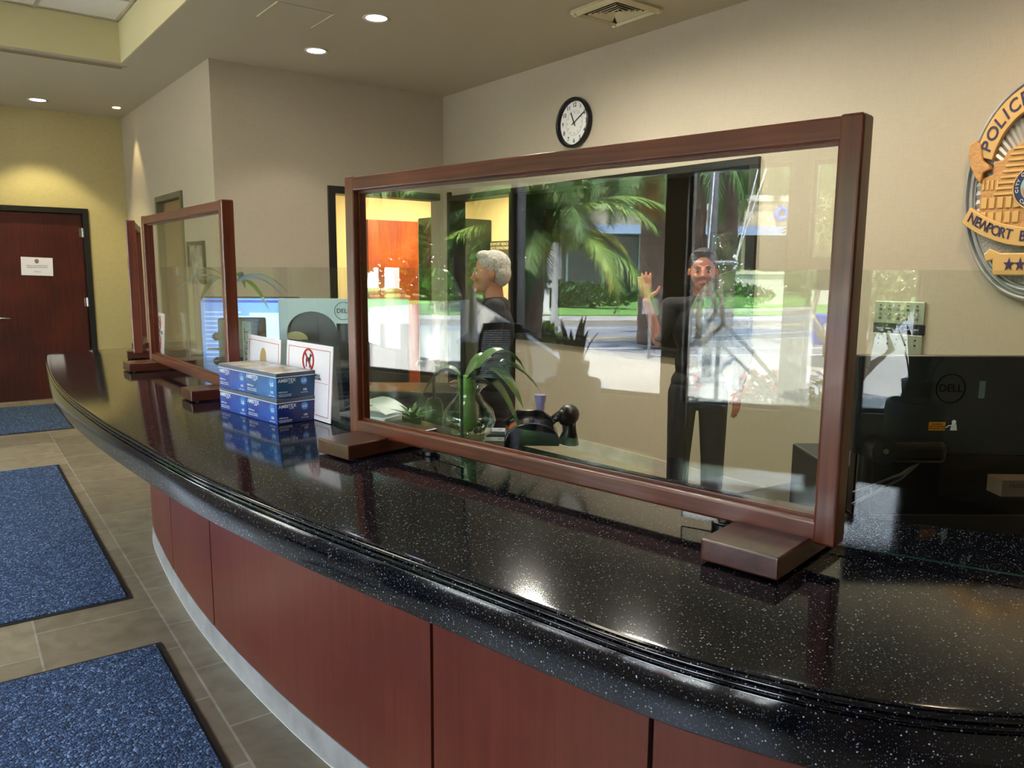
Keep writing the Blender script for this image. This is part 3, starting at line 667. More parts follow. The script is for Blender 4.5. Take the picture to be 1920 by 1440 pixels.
# orchid in tall glass, behind the middle screen
def leaf(c, base, tip, width, sag, n=8, up=.5):
    base, tip = Vector(base), Vector(tip); d = tip - base; side = d.cross(Vector((0, 0, 1))).normalized(); rows = []
    for i in range(n + 1):
        t = i / n; p = base + d * t + Vector((0, 0, 1)) * (sag * 4 * t * (1 - t) * up - sag * t * t)
        w_ = width * (math.sin(PI * min(1, t * .9 + .12)) ** .7) * (1 if i < n else .05)
        rows.append([p - side * w_ + Vector((0, 0, w_ * .35)), p, p + side * w_ + Vector((0, 0, w_ * .35))])
    c.grid(rows); return c
t = thing('tall_vase_plant', 'slender glass vase with strappy green leaves left of the sneeze guard signs', 'plant', (-4.05, 1.30, ZC))
B().lathe([(.045, 0), (.045, .01), (.03, .015), (.03, .45), (.032, .452), (.027, .45), (.027, .02), (.0001, .02)]).build('vase', M_GUARD, t, smooth=True)
B().tube([(0, 0, .02), (.002, 0, .3), (0, 0, .47)], .008).build('stem', mat('stem_tan', '#7d8a3c', .5), t)
for k, (a, l_, h_) in enumerate([(230, .30, .05), (200, .26, .0), (255, .20, .12), (52, .30, .06), (30, .24, -.02), (80, .28, .02), (140, .2, .08)]):
    c = B(); leaf(c, (0, 0, .45), (l_ * math.cos(R(a)), l_ * math.sin(R(a)), .45 + h_), .023, .10); c.build('leaf', M_LEAF, t, smooth=True)
B().ball((.012, .012, .02), (.01, 0, .56)).ball((.01, .01, .015), (-.01, .0, .54)).build('flower', mat('flower_yellow', '#d9cc4a', .5), t)

# bulb vase on the counter behind the large screen
t = thing('bulb_vase', 'round clear glass vase holding a green orchid behind the large screen', 'vase', (-2.04, 1.40, ZC))
B().lathe([(.05, .0005), (.075, .02), (.088, .055), (.08, .09), (.05, .125), (.036, .145), (.046, .165), (.062, .172), (.059, .170), (.043, .16), (.033, .145), (.047, .123), (.077, .088), (.085, .055), (.073, .022), (.0001, .008)], seg=40).build('glass_body', glass_mat('vase_glass', (.93, .96, .93), 1.6), t, smooth=True)
B().tube([(.0, 0, .03), (-.01, 0, .12), (-.012, .0, .2)], [.03, .026, .03]).build('stalk', mat('stalk_green', '#5f9a35', .45), t, smooth=True)
for k, (a, l_, h_) in enumerate([(75, .20, .12), (55, .24, .05), (40, .18, -.08), (230, .17, -.0), (100, .20, .08), (25, .2, .02)]):
    c = B(); leaf(c, (-.01, 0, .17), (l_ * math.cos(R(a)), l_ * math.sin(R(a)), .2 + h_), .042, .11); c.build('leaf', M_LEAF, t, smooth=True)
c = B()
for k in range(26): a = random.random() * 6.28; q = random.random() * .055; c.ball(.009, (q * math.cos(a), q * math.sin(a), .022 + random.random() * .02), seg=8)
c.build('pebbles', mat('pebble', '#5b4a3c', .5), t)
# steel pump
t = thing('soap_pump', 'slim steel pump bottle beside the round vase', 'bottle', (-2.14, 1.33, ZC))
B().lathe([(.0001, .0005), (.028, .0005), (.03, .01), (.03, .10), (.022, .12), (.01, .125), (.0001, .125)]).build('bottle', M_GUARD, t, smooth=True)
B().tube([(0, 0, .12), (0, 0, .235), (-.004, -.006, .245), (-.03, -.04, .242), (-.033, -.045, .23)], .006).build('spout', M_CHROME, t, smooth=True)
# document tray and papers
t = thing('paper_tray', 'clear acrylic tray holding white papers at the left of the large screen', 'tray', (-2.52, 1.30, ZC), R(20))
B().bb(-.12, .14, -.08, .13, .0005, .004).bb(-.12, .14, .126, .13, .004, .09).bb(-.12, -.116, -.08, .126, .004, .06).build('tray', M_GUARD, t)
c = B()
for k in range(7): c.box((.22, .17, .002), (.01, .02, .006 + k * .0022), (0, 0, R((k * 37 % 9) - 4)))
c.build('papers', M_WHITE, t)
c = B(); c.grid([[Vector((-.1 + .03 * i, -.05 + .04 * j, .03 + .035 * math.sin(i / 7 * PI) + .002 * j)) for j in range(4)] for i in range(8)]); c.build('curled_sheet', mat('sheet_greenish', '#b9c6bb', .4), t, smooth=True)
# small succulent
t = thing('succulent', 'small spiky green plant in front of the paper tray', 'plant', (-2.23, 1.30, ZC))
B().lathe([(.0001, .0005), (.025, .0005), (.035, .05), (.031, .05), (.0001, .045)]).build('pot', mat('pot_brown', '#3a2a1c', .5), t)
c = B()
for k in range(16): a = k * 2.4; l_ = .05 + .02 * (k % 3); leaf(c, (0, 0, .04), (l_ * math.cos(a), l_ * math.sin(a), .10 - .002 * k), .007, .01, 4)
c.build('leaves', M_LEAF, t)
# cards
for k, (x, y, a, lb, col) in enumerate([(-2.03, 1.52, 50, 'silver business card holder lying on the counter', '#b7b9c6'), (-1.95, 1.46, 50, 'small grey card lying in front of the card holder', '#8f9588')]):
    t = thing('card_holder' if k == 0 else 'business_card', lb, 'card', (x, y, ZC), R(a)); B().bb(-.05, .05, -.03, .03, .0005, .012 if k == 0 else .002).build('body', mat('card_%d' % k, col, .3), t, bevel=.001)
    lettering('lettering', [('K', .02, T(0, 0, .0125 if k == 0 else .0023), .0002)], M_INK, t)
# desk phone
t = thing('desk_phone', 'black curved desk phone behind the large screen', 'phone', (-1.87, 1.52, ZC), R(52)); t.scale = (.75,) * 3
c = B(); c.prism([(-.11, 0.0005), (.12, 0.0005)] + [(.005 + .115 * math.cos(R(a_)), .012 + .085 * math.sin(R(a_)) ** .8) for a_ in range(0, 181, 12)], -.09, .09, Matrix.Rotation(R(90), 4, 'X')); c.build('body', mat('phone_blue_black', '#0c1424', .15), t, bevel=.008, seg=3)
c = B(); c.tube([(-.1, .11, .05), (-.05, .115, .10), (.05, .115, .10), (.1, .11, .05)], [.024, .018, .018, .024]); c.build('handset', M_BLACKP, t, smooth=True)
B().bb(-.06, .02, -.08, -.0, .075, .079).build('keypad', mat('keypad', '#26304a', .3), t)
t = thing('stapler', 'glossy black curved stapler right of the desk phone', 'stapler', (-1.78, 1.60, ZC), R(20))
B().ball((.03, .05, .035), (0, 0, .09)).tube([(0, 0, .002), (.005, .0, .04), (0, 0, .08)], [.035, .022, .024]).tube([(0, -.02, .1), (-.02, -.06, .085)], [.02, .012]).build('body', M_BLACKP, t, smooth=True)
t = thing('highlighter', 'pale lilac marker standing behind the desk phone', 'marker', (-1.93, 1.61, ZC))
B().cyl(.012, .014, (0, 0, .0005), (0, 0, .11)).build('barrel', mat('lilac', '#a9a0d8', .3), t); B().cyl(.017, .02, (0, 0, .11), (0, 0, .135)).build('cap', mat('lilac', '#a9a0d8', .3), t)

# ================================================================== STAFF SIDE
M_DESK = mat('desk_laminate', '#23221f', .3)
dk = thing('staff_desk', 'dark work surface behind the counter', 'desk', (0, 0, 0))
c = B(); c.prism([(-5.7, 1.47), (-2.6, 1.48), (-1.9, 1.55), (-1.35, 1.68), (-1.15, 2.0), (-1.1, 3.1), (-1.6, 3.1), (-1.7, 2.3), (-2.2, 2.1), (-5.7, 2.1)], .72, .755); c.build('worktop', M_DESK, dk)
for x, y in ((-5.6, 2.0), (-3.9, 2.0), (-2.3, 2.0), (-1.2, 3.0), (-1.55, 3.0), (-5.6, 1.55)): B().bb(x - .03, x + .03, y - .03, y + .03, 0, .72).build('leg', M_BLACKM, dk)
# Pale monitor with arched opening
rzm = math.atan2(.79, .61)
t = thing('pale_monitor', 'pale blue grey monitor back with a ringed logo behind the signs', 'monitor', (-3.045, 1.45, .756), rzm)
c = B(); w2 = .275
arch = [(-w2, .40), (-w2, .69), (w2, .69), (w2, .585), (-.03, .585)] + [(-.135 + .105 * math.cos(a * PI / 12), .55 + .085 * math.sin(a * PI / 12)) for a in range(13)] + [(-.24, .40)]
c.prism(arch, 0, .018, UP); c.build('bezel', mat('pale_teal', '#cfe6e8', .35), t, bevel=.003)
c = B(); c.bb(-w2 + .005, w2 - .005, .004, .035, .33, .68); c.build('back_shell', mat('slate_back', '#2a3336', .3), t, bevel=.006)
B().bb(-.04, .04, .02, .06, .02, .4).bb(-.12, .12, -.06, .12, .0005, .015).build('stand', M_BLACKP, t)
B().lathe([(.036, 0), (.038, 0), (.038, .002), (.036, .002)], seg=40).build('logo_ring', M_INK, t, (0, -.0185, .638), (R(90), 0, 0))
lettering('logo', [('DELL', .026, T(0, -.0192, .638) @ UP, .0004)], M_INK, t)
# cream half disc on a stand, added in the shape of a reflection
t = thing('reflection_disc', 'cream half disc standing in for a reflection below the pale monitor logo', 'paper', (-3.16, 1.28, 1.0315), rzm)
c = B(); c.prism([(0, 0)] + [(.05 * math.cos(R(a)), .035 * math.sin(R(a))) for a in range(0, 171, 10)], 0, .002, UP); c.build('half_disc', mat('disc_cream', '#d2cb8f', .6), t, loc=(0, 0, .24))
B().cyl(.003, .003, (.02, .002, 0), (.02, .002, .245)).cyl(.025, .025, (.02, .002, 0), (.02, .002, .006)).build('stand', M_CHROME, t)
# dark equipment tower behind large screen's left stile
t = thing('document_printer', 'dark green black office printer under the pale monitor', 'printer', (-2.80, 1.66, .756), rzm)
B().bb(-.24, .20, 0, .3, .0005, .30).build('body', mat('printer_body', '#0c1d1c', .25), t, bevel=.012)
c = B()
for k in range(4): c.bb(-.22, .18, -.006, .002, .05 + k * .055, .055 + k * .055)
c.build('drawer_gap', M_BLACKM, t)
# blue screen
t = thing('lit_monitor', 'monitor with a bright blue document window behind the middle screen', 'monitor', (-4.66, 1.60, .756), R(52))
B().bb(-.30, .30, 0, .03, .12, .645).build('housing', M_BLACKP, t, bevel=.004)
B().bb(-.29, .29, -.002, .0, .135, .635).build('display', mat('display_blue', '#2d5bb8', .3, emit='#6ea4f2', es=.85), t)
c = B()
for k in range(15): c.bb(-.27, -.07 + (k * 53 % 20) * .01, -.003, -.002, .17 + k * .027, .179 + k * .027)
c.bb(.0, .27, -.003, -.002, .18, .55); c.build('document_text', mat('display_pale', '#8fb6f0', .3, emit='#b4d0ff', es=.9), t)
B().bb(-.28, .28, -.0035, -.002, .61, .626).build('title_bar', mat('display_navy', '#1c2f8c', .3, emit='#2b49b8', es=.7), t)
B().bb(-.04, .04, .03, .06, .01, .4).bb(-.14, .12, -.06, .14, .0005, .014).build('stand', M_BLACKP, t)
# black card terminal box
t = thing('equipment_box', 'black equipment box with round knobs in front of the lit blue monitor', 'device', (-3.78, 1.21, ZC), R(52))
B().bb(-.07, .13, 0, .12, .0005, .30).build('case', mat('case_navy', '#141420', .4), t, bevel=.008)
c = B()
for zz in (.21, .09): c.cyl(.02, .02, (-.07, .03, zz), (-.095, .03, zz)).cyl(.012, .012, (-.095, .03, zz), (-.105, .03, zz))
c.build('knob', M_BLACKP, t); B().bb(-.13, -.06, .02, .03, .145, .155).build('latch', M_BLACKP, t)

# black monitor on an arm at the right
rzb = math.atan2(.79, .61)
t = thing('black_monitor', 'large black monitor back with ringed logo on an arm at the right', 'monitor', (-.885, 2.11, .0), rzb)
B().box((.70, .028, .26)).build('back_shell', mat('monitor_black', '#262a2d', .35, spec=.3), t, (.115, 0, 1.23), bevel=.006)
B().bb(-.22, .46, -.002, .04, .93, 1.10).build('lower_shell', mat('monitor_black2', '#07080a', .3, spec=.3), t, bevel=.006)
B().lathe([(.036, 0), (.0385, 0), (.0385, .002), (.036, .002)], seg=40).build('logo_ring', mat('logo_black', '#000000', .9, spec=0), t, (.005, -.0145, 1.275), (R(90), 0, 0))
lettering('logo', [('DELL', .028, T(.005, -.0152, 1.275) @ UP, .0004)], mat('logo_black', '#000000', .9, spec=0), t)
B().bb(-.045, -.003, -.0045, -.002, 1.165 - .0, 1.187).build('warning_label', mat('label_orange', '#d9820f', .5), t).location = (0, -.015, 0)
lettering('label_text', [('WARNING\nPINCH HAZARD\nKEEP HANDS CLEAR', .0058, T(-.024, -.0202, 1.176) @ UP, .0002)], M_INK, t)
c = B(); c.ball((.006, .001, .006), (.02, -.017, 1.187)).prism([(.012, 1.165), (.03, 1.165), (.027, 1.182), (.015, 1.182)], .016, .0165, UP).tube([(.0, -.017, 1.172), (.008, -.017, 1.178), (.016, -.017, 1.178)], .0015, 6); c.build('pictogram', M_WHITE, t)
B().bb(.078, .094, -.0155, -.0145, 1.25, 1.295).build('sticker', mat('sticker_green', '#5f7a70', .4), t)
t = thing('monitor_arm', 'black jointed monitor arm beside the right post of the large screen', 'monitor arm', (-.98, 1.93, 0), rzb)
c = B(); c.box((.17, .07, .058), (.10, 0, 1.115)); c.build('upper_link', M_BLACKP, t, bevel=.018, seg=4)
B().cyl(.034, .034, (.02, -.04, 1.12), (.02, .04, 1.12), 28).cyl(.006, .006, (.02, -.043, 1.122), (.02, -.04, 1.122), 16, 0).build('elbow', M_BLACKP, t)
B().cyl(.007, .005, (.02, -.0445, 1.122), (.02, -.043, 1.122), 16).build('screw', M_CHROME, t)
B().cyl(.02, .02, (.0, .02, .757), (.0, .02, 1.10), 20).bb(-.05, .05, -.03, .07, .757, .772).build('post', M_BLACKP, t)
c = B()
for k in range(2): c.tube([(-.05 - .0, -.03, .98 + .03 * k), (.0, -.05, 1.02 + .02 * k), (.06, -.05, 1.055 + .01 * k), (.12, -.02, 1.09)], .004, 8)
c.build('cable', mat('cable_grey', '#3a3936', .3), t)
# black equipment under that monitor
t = thing('computer_tower', 'black computer equipment below the black monitor', 'computer', (-.98, 2.30, .756), rzb)
B().bb(-.30, .40, 0, .3, .0005, .26).build('case', M_BLACKM, t, bevel=.006)
for k, u in enumerate((-.05, .24)): B().ball(.004, (u, -.003, .16)).build('indicator_lamp', mat('amber_led', '#ffcc55', .4, emit='#ffc24a', es=6), t)
t = thing('cardboard_box', 'small brown cardboard box among cables under the black monitor', 'box', (-.78, 2.20, 1.0), rzb)
B().bb(-.04, .05, -.09, -.03, .018, .06).build('carton', mat('cardboard', '#6d5642', .8), t); lettering('lettering', [('FRAGILE', .014, T(.005, -.091, .045) @ UP, .0002)], M_INK, t)

# flowers by the back window
t = thing('flower_arrangement', 'red orange flowers in a square black pot on the sill of the interior window', 'flowers', (-3.46, 4.615, .97))
B().bb(-.07, .07, -.06, .06, .0005, .29).build('pot', M_BLACKM, t)
c = B()
for k in range(14): a = k * 2.4; q = .02 + .004 * k; c.ball((.032, .032, .028), (q * math.cos(a), q * math.sin(a), .33 + .05 * math.sin(k * 1.7)), seg=8)
c.build('blooms', mat('bloom', '#c93a1c', .5, noise=(20, '#e8793e', .2)), t); c = B()
for k in range(14): a = k * 2.1; leaf(c, (0, 0, .29), (.09 * math.cos(a), .07 * math.sin(a), .35), .02, .03, 4)
c.build('leaves', M_LEAF, t)

# ------------------------------------------------------------------ wall clock
t = thing('wall_clock', 'round black rimmed wall clock reading ten past eleven', 'clock', (-5.04, YB, 2.80))
B().lathe([(.175, 0), (.2, 0), (.205, .01), (.205, .045), (.2, .055), (.19, .057), (.182, .05), (.18, .03), (.175, .02)], seg=56).build('rim', M_BLACKP, t, (0, 0, 0), (R(90), 0, 0), smooth=True)
B().cyl(.182, .182, (0, 0, .0), (0, 0, .02), 56).build('dial', mat('dial', '#e6e6df', .5), t, (0, 0, 0), (R(90), 0, 0))
its = []
for k in range(1, 13): a = R(90 - 30 * k); its.append((str(k), .05, T(.145 * math.cos(a), -.0215, .145 * math.sin(a)) @ UP, .0004))
lettering('numerals', its, M_INK, t)
B().lathe([(.1, 0), (.102, 0), (.102, .001), (.1, .001)], seg=48).build('inner_ring', mat('dial_grey', '#8d9089', .6), t, (0, -.0205, 0), (R(90), 0, 0))
its = [(str(k + 12), .02, T(.085 * math.cos(R(90 - 30 * k)), -.0212, .085 * math.sin(R(90 - 30 * k))) @ UP, .0002) for k in range(1, 13)]
lettering('inner_numerals', its, mat('dial_tan', '#b09a90', .6), t)
for nm, ang, ln, wd, yy in (('hour_hand', 90 - 335, .095, .007, -.026), ('minute_hand', 90 - 60, .15, .005, -.029)):
    a = R(ang); B().box((ln + .03, .002, wd * 1.4), (ln / 2 - .015, 0, 0)).build(nm, M_INK, t, (0, yy, 0), (0, -a, 0))
B().cyl(.007, .007, (0, -.02, 0), (0, -.033, 0)).build('hub', M_INK, t)

# ------------------------------------------------------------------ control plates on the back wall
t = thing('control_panel', 'two stacked metal plates with rows of switches and a black label strip', 'control panel', (-2.34, YB, 1.08))
PM = mat('plate_metal', '#aab09a', .35, .6)
B().bb(0, .285, -.02, 0, .195, .325).build('upper_plate', PM, t, bevel=.004); B().bb(0, .285, -.02, 0, .0, .135).build('lower_plate', PM, t, bevel=.004)
B().bb(-.004, .29, -.016, 0, .137, .193).build('label_strip', mat('strip_black', '#14161c', .3), t)
for i in range(5):
    x = .035 + i * .053; c = B()
    c.cyl(.006, .006, (x, -.02, .30), (x, -.024, .30), 14).cyl(.008, .008, (x, -.02, .277), (x, -.027, .277), 14).cyl(.008, .008, (x, -.02, .225), (x, -.027, .225), 14); c.build('button', mat('btn_%d' % (i % 3), ['#23251f', '#5c5f3a', '#6a2b26'][i % 3], .4), t)
    B().cyl(.009, .007, (x, -.02, .25), (x, -.028, .25), 14).tube([(x, -.026, .25), (x - .012, -.045, .25)], .0035, 8).build('toggle_switch', M_CHROME, t)
    B().cyl(.005, .005, (x, -.02, .105), (x, -.023, .105), 12).cyl(.005, .005, (x, -.02, .075), (x, -.023, .075), 12).build('socket', M_BLACKM, t)
lettering('lettering', [(s_, .011, T(.035 + i * .053, -.0168, .165) @ UP, .0002) for i, s_ in enumerate(['DOOR 1', 'DOOR 2', 'GATE', 'LOBBY', 'SALLY'])], M_LOGO, t)

# ------------------------------------------------------------------ police badge
t = thing('police_badge', 'large oval silver and gold police badge relief on the wall', 'wall emblem', (-1.53, YB, 2.0))
t.scale = (.74, 1, 1)
A_, Bz = .50, .575
SIL = mat('badge_silver', '#a9a9a6', .4, .35); SIL2 = mat('badge_grey', '#6d7478', .45, .3); GOLD = mat('badge_gold', '#d3aa68', .42, .25); GOLD2 = mat('badge_gold_relief', '#c08f55', .5, .2, bump=(60, .5)); PURP = mat('badge_purple', '#33294e', .5)
def ell(a, b_, n=72, t0=0, t1=2 * PI): return [(a * math.cos(t0 + (t1 - t0) * k / n), b_ * math.sin(t0 + (t1 - t0) * k / n)) for k in range(n)]
B().prism(ell(A_, Bz), 0, .02, UP).build('backplate', SIL, t, bevel=.004)
def ring(a, b_, wd, h, name, m, z=.02):
    c = B(); rows = []
    for k in range(73):
        q = 2 * PI * k / 72; co, si = math.cos(q), math.sin(q)
        rows.append([UP @ Vector((a * co, b_ * si, z)), UP @ Vector(((a - wd * .2) * co, (b_ - wd * .2) * si, z + h)), UP @ Vector(((a - wd * .8) * co, (b_ - wd * .8) * si, z + h)), UP @ Vector(((a - wd) * co, (b_ - wd) * si, z))])
    c.grid(rows); c.build(name, m, t, smooth=True)
ring(.495, .570, .022, .012, 'outer_rim', SIL); ring(.470, .545, .006, .006, 'rim_line', SIL2); ring(.452, .527, .02, .010, 'inner_rim', SIL); ring(.42, .495, .008, .006, 'inner_line', SIL2)
c = B()
for k in range(64):      # sunburst rays
    q = 2 * PI * k / 64; q2 = q + 2 * PI / 64 * .86; qm = (q + q2) / 2
    P = [(.12 * math.cos(q), .12 * math.sin(q)), (.41 * math.cos(q), .485 * math.sin(q)), (.41 * math.cos(q2), .485 * math.sin(q2)), (.12 * math.cos(q2), .12 * math.sin(q2))]
    v = [c.bm.verts.new(UP @ Vector((x, y, .021))) for x, y in P]; m0 = c.bm.verts.new(UP @ Vector((.12 * math.cos(qm), .12 * math.sin(qm), .026))); m1 = c.bm.verts.new(UP @ Vector((.41 * math.cos(qm), .485 * math.sin(qm), .032)))
    c.bm.faces.new((v[0], v[1], m1, m0)); c.bm.faces.new((m0, m1, v[2], v[3])); c.bm.faces.new((v[1], v[2], m1))
c.build('sunburst', mat('badge_ray', '#b9b6b0', .4, .2), t)
B().prism([(x, y) for x, y in ell(.415, .488, 40, PI + .3, 2 * PI - .3)], .02, .03, UP).build('lower_field', mat('badge_pebble', '#a8a5a0', .5, .2, bump=(90, .9)), t)
# city hall relief
c = B()
P = [(-.37, -.20), (-.37, .06), (-.30, .08), (-.30, .14), (-.24, .15), (-.22, .19), (-.10, .24), (-.10, .28), (.12, .28), (.14, .22), (.26, .17), (.37, .08), (.37, -.20)]
c.prism(P, .02, .055, UP); c.build('building_relief', GOLD2, t, bevel=.006)
c = B()
for j in range(9): c.bb(-.28 + .012 * j, .30 - .012 * j, -.062, -.053, -.03 + .028 * j, -.018 + .028 * j)
for r_ in range(2):
    for k in range(5): c.bb(-.355 + k * .052, -.318 + k * .052, -.062, -.05, -.17 + r_ * .075, -.115 + r_ * .075)
for k in range(4): c.bb(-.36 + k * .03, -.345 + k * .03, -.06, -.05, .0, .05)
c.build('building_windows', GOLD, t, bevel=.002)
# banners
def arc_band(r0, r1, a0, a1, cz_, z0, z1, name, m, sx_=1.0, n=30):
    c = B(); rows = []
    for k in range(n + 1):
        q = a0 + (a1 - a0) * k / n; co, si = math.cos(q) * sx_, math.sin(q)
        rows.append([UP @ Vector((r0 * co, cz_ + r0 * si, z0)), UP @ Vector((r0 * co, cz_ + r0 * si, z1)), UP @ Vector((r1 * co, cz_ + r1 * si, z1)), UP @ Vector((r1 * co, cz_ + r1 * si, z0))])
    v = c.grid(rows, closed=True); c.bm.faces.new(v[0]); c.bm.faces.new(v[-1][::-1]); c.build(name, m, t, bevel=.004); return
arc_band(.335, .455, R(14), R(166), .07, .03, .065, 'upper_banner', GOLD, .95)
its = []
for q, ch in zip((157.6, 147.3, 137.6, 130.2, 121.5, 111.5, 76, 65, 54, 43), 'POLICEDEPT'):
    q = R(q); r_ = .395; its.append((ch, .098, T(r_ * math.cos(q) * .95, -.067, .07 + r_ * math.sin(q)) @ UP @ Matrix.Rotation(q - PI / 2, 4, 'Z'), .002))
arc_band(.80, .895, R(238.5), R(301.5), .60, .04, .075, 'lower_banner', GOLD, 1.0)
s_ = 'NEWPORT BEACH'
for k, ch in enumerate(s_):
    q = R(242.1 + k * 2.93); r_ = .846; its.append((ch, .074, T(r_ * math.cos(q), -.077, .60 + r_ * math.sin(q)) @ UP @ Matrix.Rotation(q + PI / 2, 4, 'Z'), .002))
lettering('lettering', its, PURP, t)
for s in (-1, 1):   # scroll ends of the upper banner
    c = B(); c.prism([(s * x, y) for x, y in [(-.455, .245), (-.42, .26), (-.385, .235), (-.36, .15), (-.325, .13), (-.305, .105), (-.355, .09), (-.366, .035), (-.40, .06), (-.44, .12), (-.465, .19)]], .03, .075, UP); c.build('banner_scroll', GOLD2, t, bevel=.008)
c = B(); c.prism([(-.27, -.30), (-.31, -.33), (-.29, -.37), (-.25, -.36), (-.24, -.44), (.24, -.44), (.25, -.36), (.29, -.37), (.31, -.33), (.27, -.30), (.2, -.325), (-.2, -.325)], .03, .06, UP); c.build('star_banner', GOLD, t, bevel=.006)
c = B()
for k in range(5):
    x0 = -.14 + k * .07; c.prism([(x0 + (.036 if j % 2 == 0 else .015) * math.sin(j * PI / 5), -.385 + (.036 if j % 2 == 0 else .015) * math.cos(j * PI / 5)) for j in range(10)], .06, .064, UP)
c.build('stars', PURP, t)
B().prism(ell(.155, .115, 48), .05, .07, UP).build('seal_ring', mat('seal_navy', '#26305a', .4), t)
B().prism(ell(.108, .08, 40), .07, .074, UP).build('seal_field', mat('seal_teal', '#8fb9b4', .5, noise=(14, '#b5643c', .06)), t)
ring(.16, .12, .010, .006, 'seal_rim', GOLD, .066)
its = []
s_ = 'CITY OF NEWPORT BEACH'
for k, ch in enumerate(s_): q = R(190 - k * 10.0); its.append((ch, .026, T(.131 * math.cos(q), -.0715, .098 * math.sin(q)) @ UP @ Matrix.Rotation(q - PI / 2, 4, 'Z'), .001))
for k, ch in enumerate('CALIFORNIA'): q = R(222 + k * 10.6); its.append((ch, .026, T(.131 * math.cos(q), -.0715, .098 * math.sin(q)) @ UP @ Matrix.Rotation(q + PI / 2, 4, 'Z'), .001))
lettering('seal_lettering', its, mat('seal_white', '#dcd8c8', .5), t)

# ================================================================== LOBBY SIDE (seen reflected in the screens)
def planter(loc, label, h=.78, r=.21):
    t = thing('potted_plant', label, 'plant', loc, 0, 'snake plants by the lobby window')
    B().lathe([(.0001, .0005), (r * .8, .0005), (r, .1), (r, h - .03), (r * .97, h), (r * .9, h), (r * .88, h - .06), (.0001, h - .06)], seg=36).build('pot', mat('olive_pot', '#4a4632', .5), t, smooth=True)
    B().lathe([(.0001, h - .06), (.10, h - .06), (.125, h + .13), (.115, h + .13), (.0001, h + .1)], seg=30).build('inner_pot', M_BLACKP, t, smooth=True)
    B().lathe([(.106, h + .0), (.121, h + .035), (.122, h + .034), (.108, h - .001)], seg=30).build('pot_band', mat('band_tan', '#6d6a4c', .5), t)
    c = B()
    for k in range(70): a = random.random() * 6.28; q = .12 + random.random() * (r - .14); c.ball(.018, (q * math.cos(a), q * math.sin(a), h - .045 + random.random() * .03), seg=6)
    c.build('moss', mat('moss_grey', '#3b3c30', .9), t)['kind'] = 'stuff'
    for k in range(9):
        a = k * 2.4 + .3; q = .03 + .008 * k; l_ = .26 + .14 * ((k * 7) % 5) / 5; c = B()
        x, y = q * math.cos(a), q * math.sin(a); rows = []
        for i in range(7):
            s = i / 6; wd = .030 * math.sin(PI * min(1, .25 + s * .75)) + .001; px = x * (1 + 1.6 * s * s); py = y * (1 + 1.6 * s * s); z = h + .09 + l_ * s
            ta = a + 1.2 + s * .5; dx, dy = math.cos(ta) * wd, math.sin(ta) * wd
            rows.append([Vector((px - dx, py - dy, z)), Vector((px + dy * .15, py - dx * .15, z)), Vector((px + dx, py + dy, z))])
        c.grid(rows); o = c.build('leaf', mat('snake_leaf', '#2c3a22', .5, noise=(30, '#4a5a33', .1)), t, smooth=True)
        sd = o.modifiers.new('thick', 'SOLIDIFY'); sd.thickness = .004
    return t
planter((-3.13, -2.18, 0), 'snake plant in an olive pot reflected left of the centre window')
planter((.52, -2.2, 0), 'snake plant in an olive pot reflected in the right glass guard')
# mesh office chair in the lobby
t = thing('office_chair', 'black mesh back office chair reflected in the large screen', 'chair', (-3.31, -1.41, 0), R(-20))
c = B()
for k in range(5): a = k * 2 * PI / 5; c.tube([(0, 0, .1), (.16 * math.cos(a), .16 * math.sin(a), .09), (.3 * math.cos(a), .3 * math.sin(a), .06)], [.025, .02, .015], 8)
c.build('base', M_BLACKP, t)
for k in range(5): a = k * 2 * PI / 5; B().cyl(.028, .028, (.3 * math.cos(a) - .012, .3 * math.sin(a), .029), (.3 * math.cos(a) + .012, .3 * math.sin(a), .029), 16).build('caster', M_BLACKP, t)
B().cyl(.025, .025, (0, 0, .1), (0, 0, .46)).build('gas_lift', M_CHROME, t)
B().box((.5, .48, .07), (0, 0, .50)).build('seat', mat('seat_fabric', '#101114', .9), t, bevel=.03, seg=3)
c = B(); hw = lambda s: .13 + .06 * math.sin(PI * min(1, s * .9 + .05)); yb = lambda s: -.24 - .05 * math.sin(PI * s)
L_ = [(-hw(i / 10), yb(i / 10), .56 + .62 * i / 10) for i in range(11)]; R_ = [(hw(i / 10), yb(i / 10), .56 + .62 * i / 10) for i in range(11)]
c.tube(L_ + R_[::-1] + [L_[0]], .016, 8); c.tube([L_[-1], (0, -.27, 1.19), R_[-1]], .026, 8); c.build('back_frame', M_BLACKP, t, smooth=True)
c = B()
for i in range(40): s = i / 39; c.tube([(-hw(s), yb(s), .56 + .62 * s), (0, yb(s) - .03, .56 + .62 * s), (hw(s), yb(s), .56 + .62 * s)], .0028, 4)
for i in range(24): u = -1 + 2 * i / 23; c.tube([(u * hw(j / 6), yb(j / 6) - .03 * (1 - u * u), .56 + .62 * j / 6) for j in range(7)], .0022, 4)
c.build('mesh_back', mat('mesh_dark', '#23201b', .8), t)
for s in (-1, 1): B().tube([(s * .27, .02, .5), (s * .29, .0, .70), (s * .29, .1, .71), (s * .29, -.1, .71)], .018, 8).build('armrest', M_BLACKP, t)
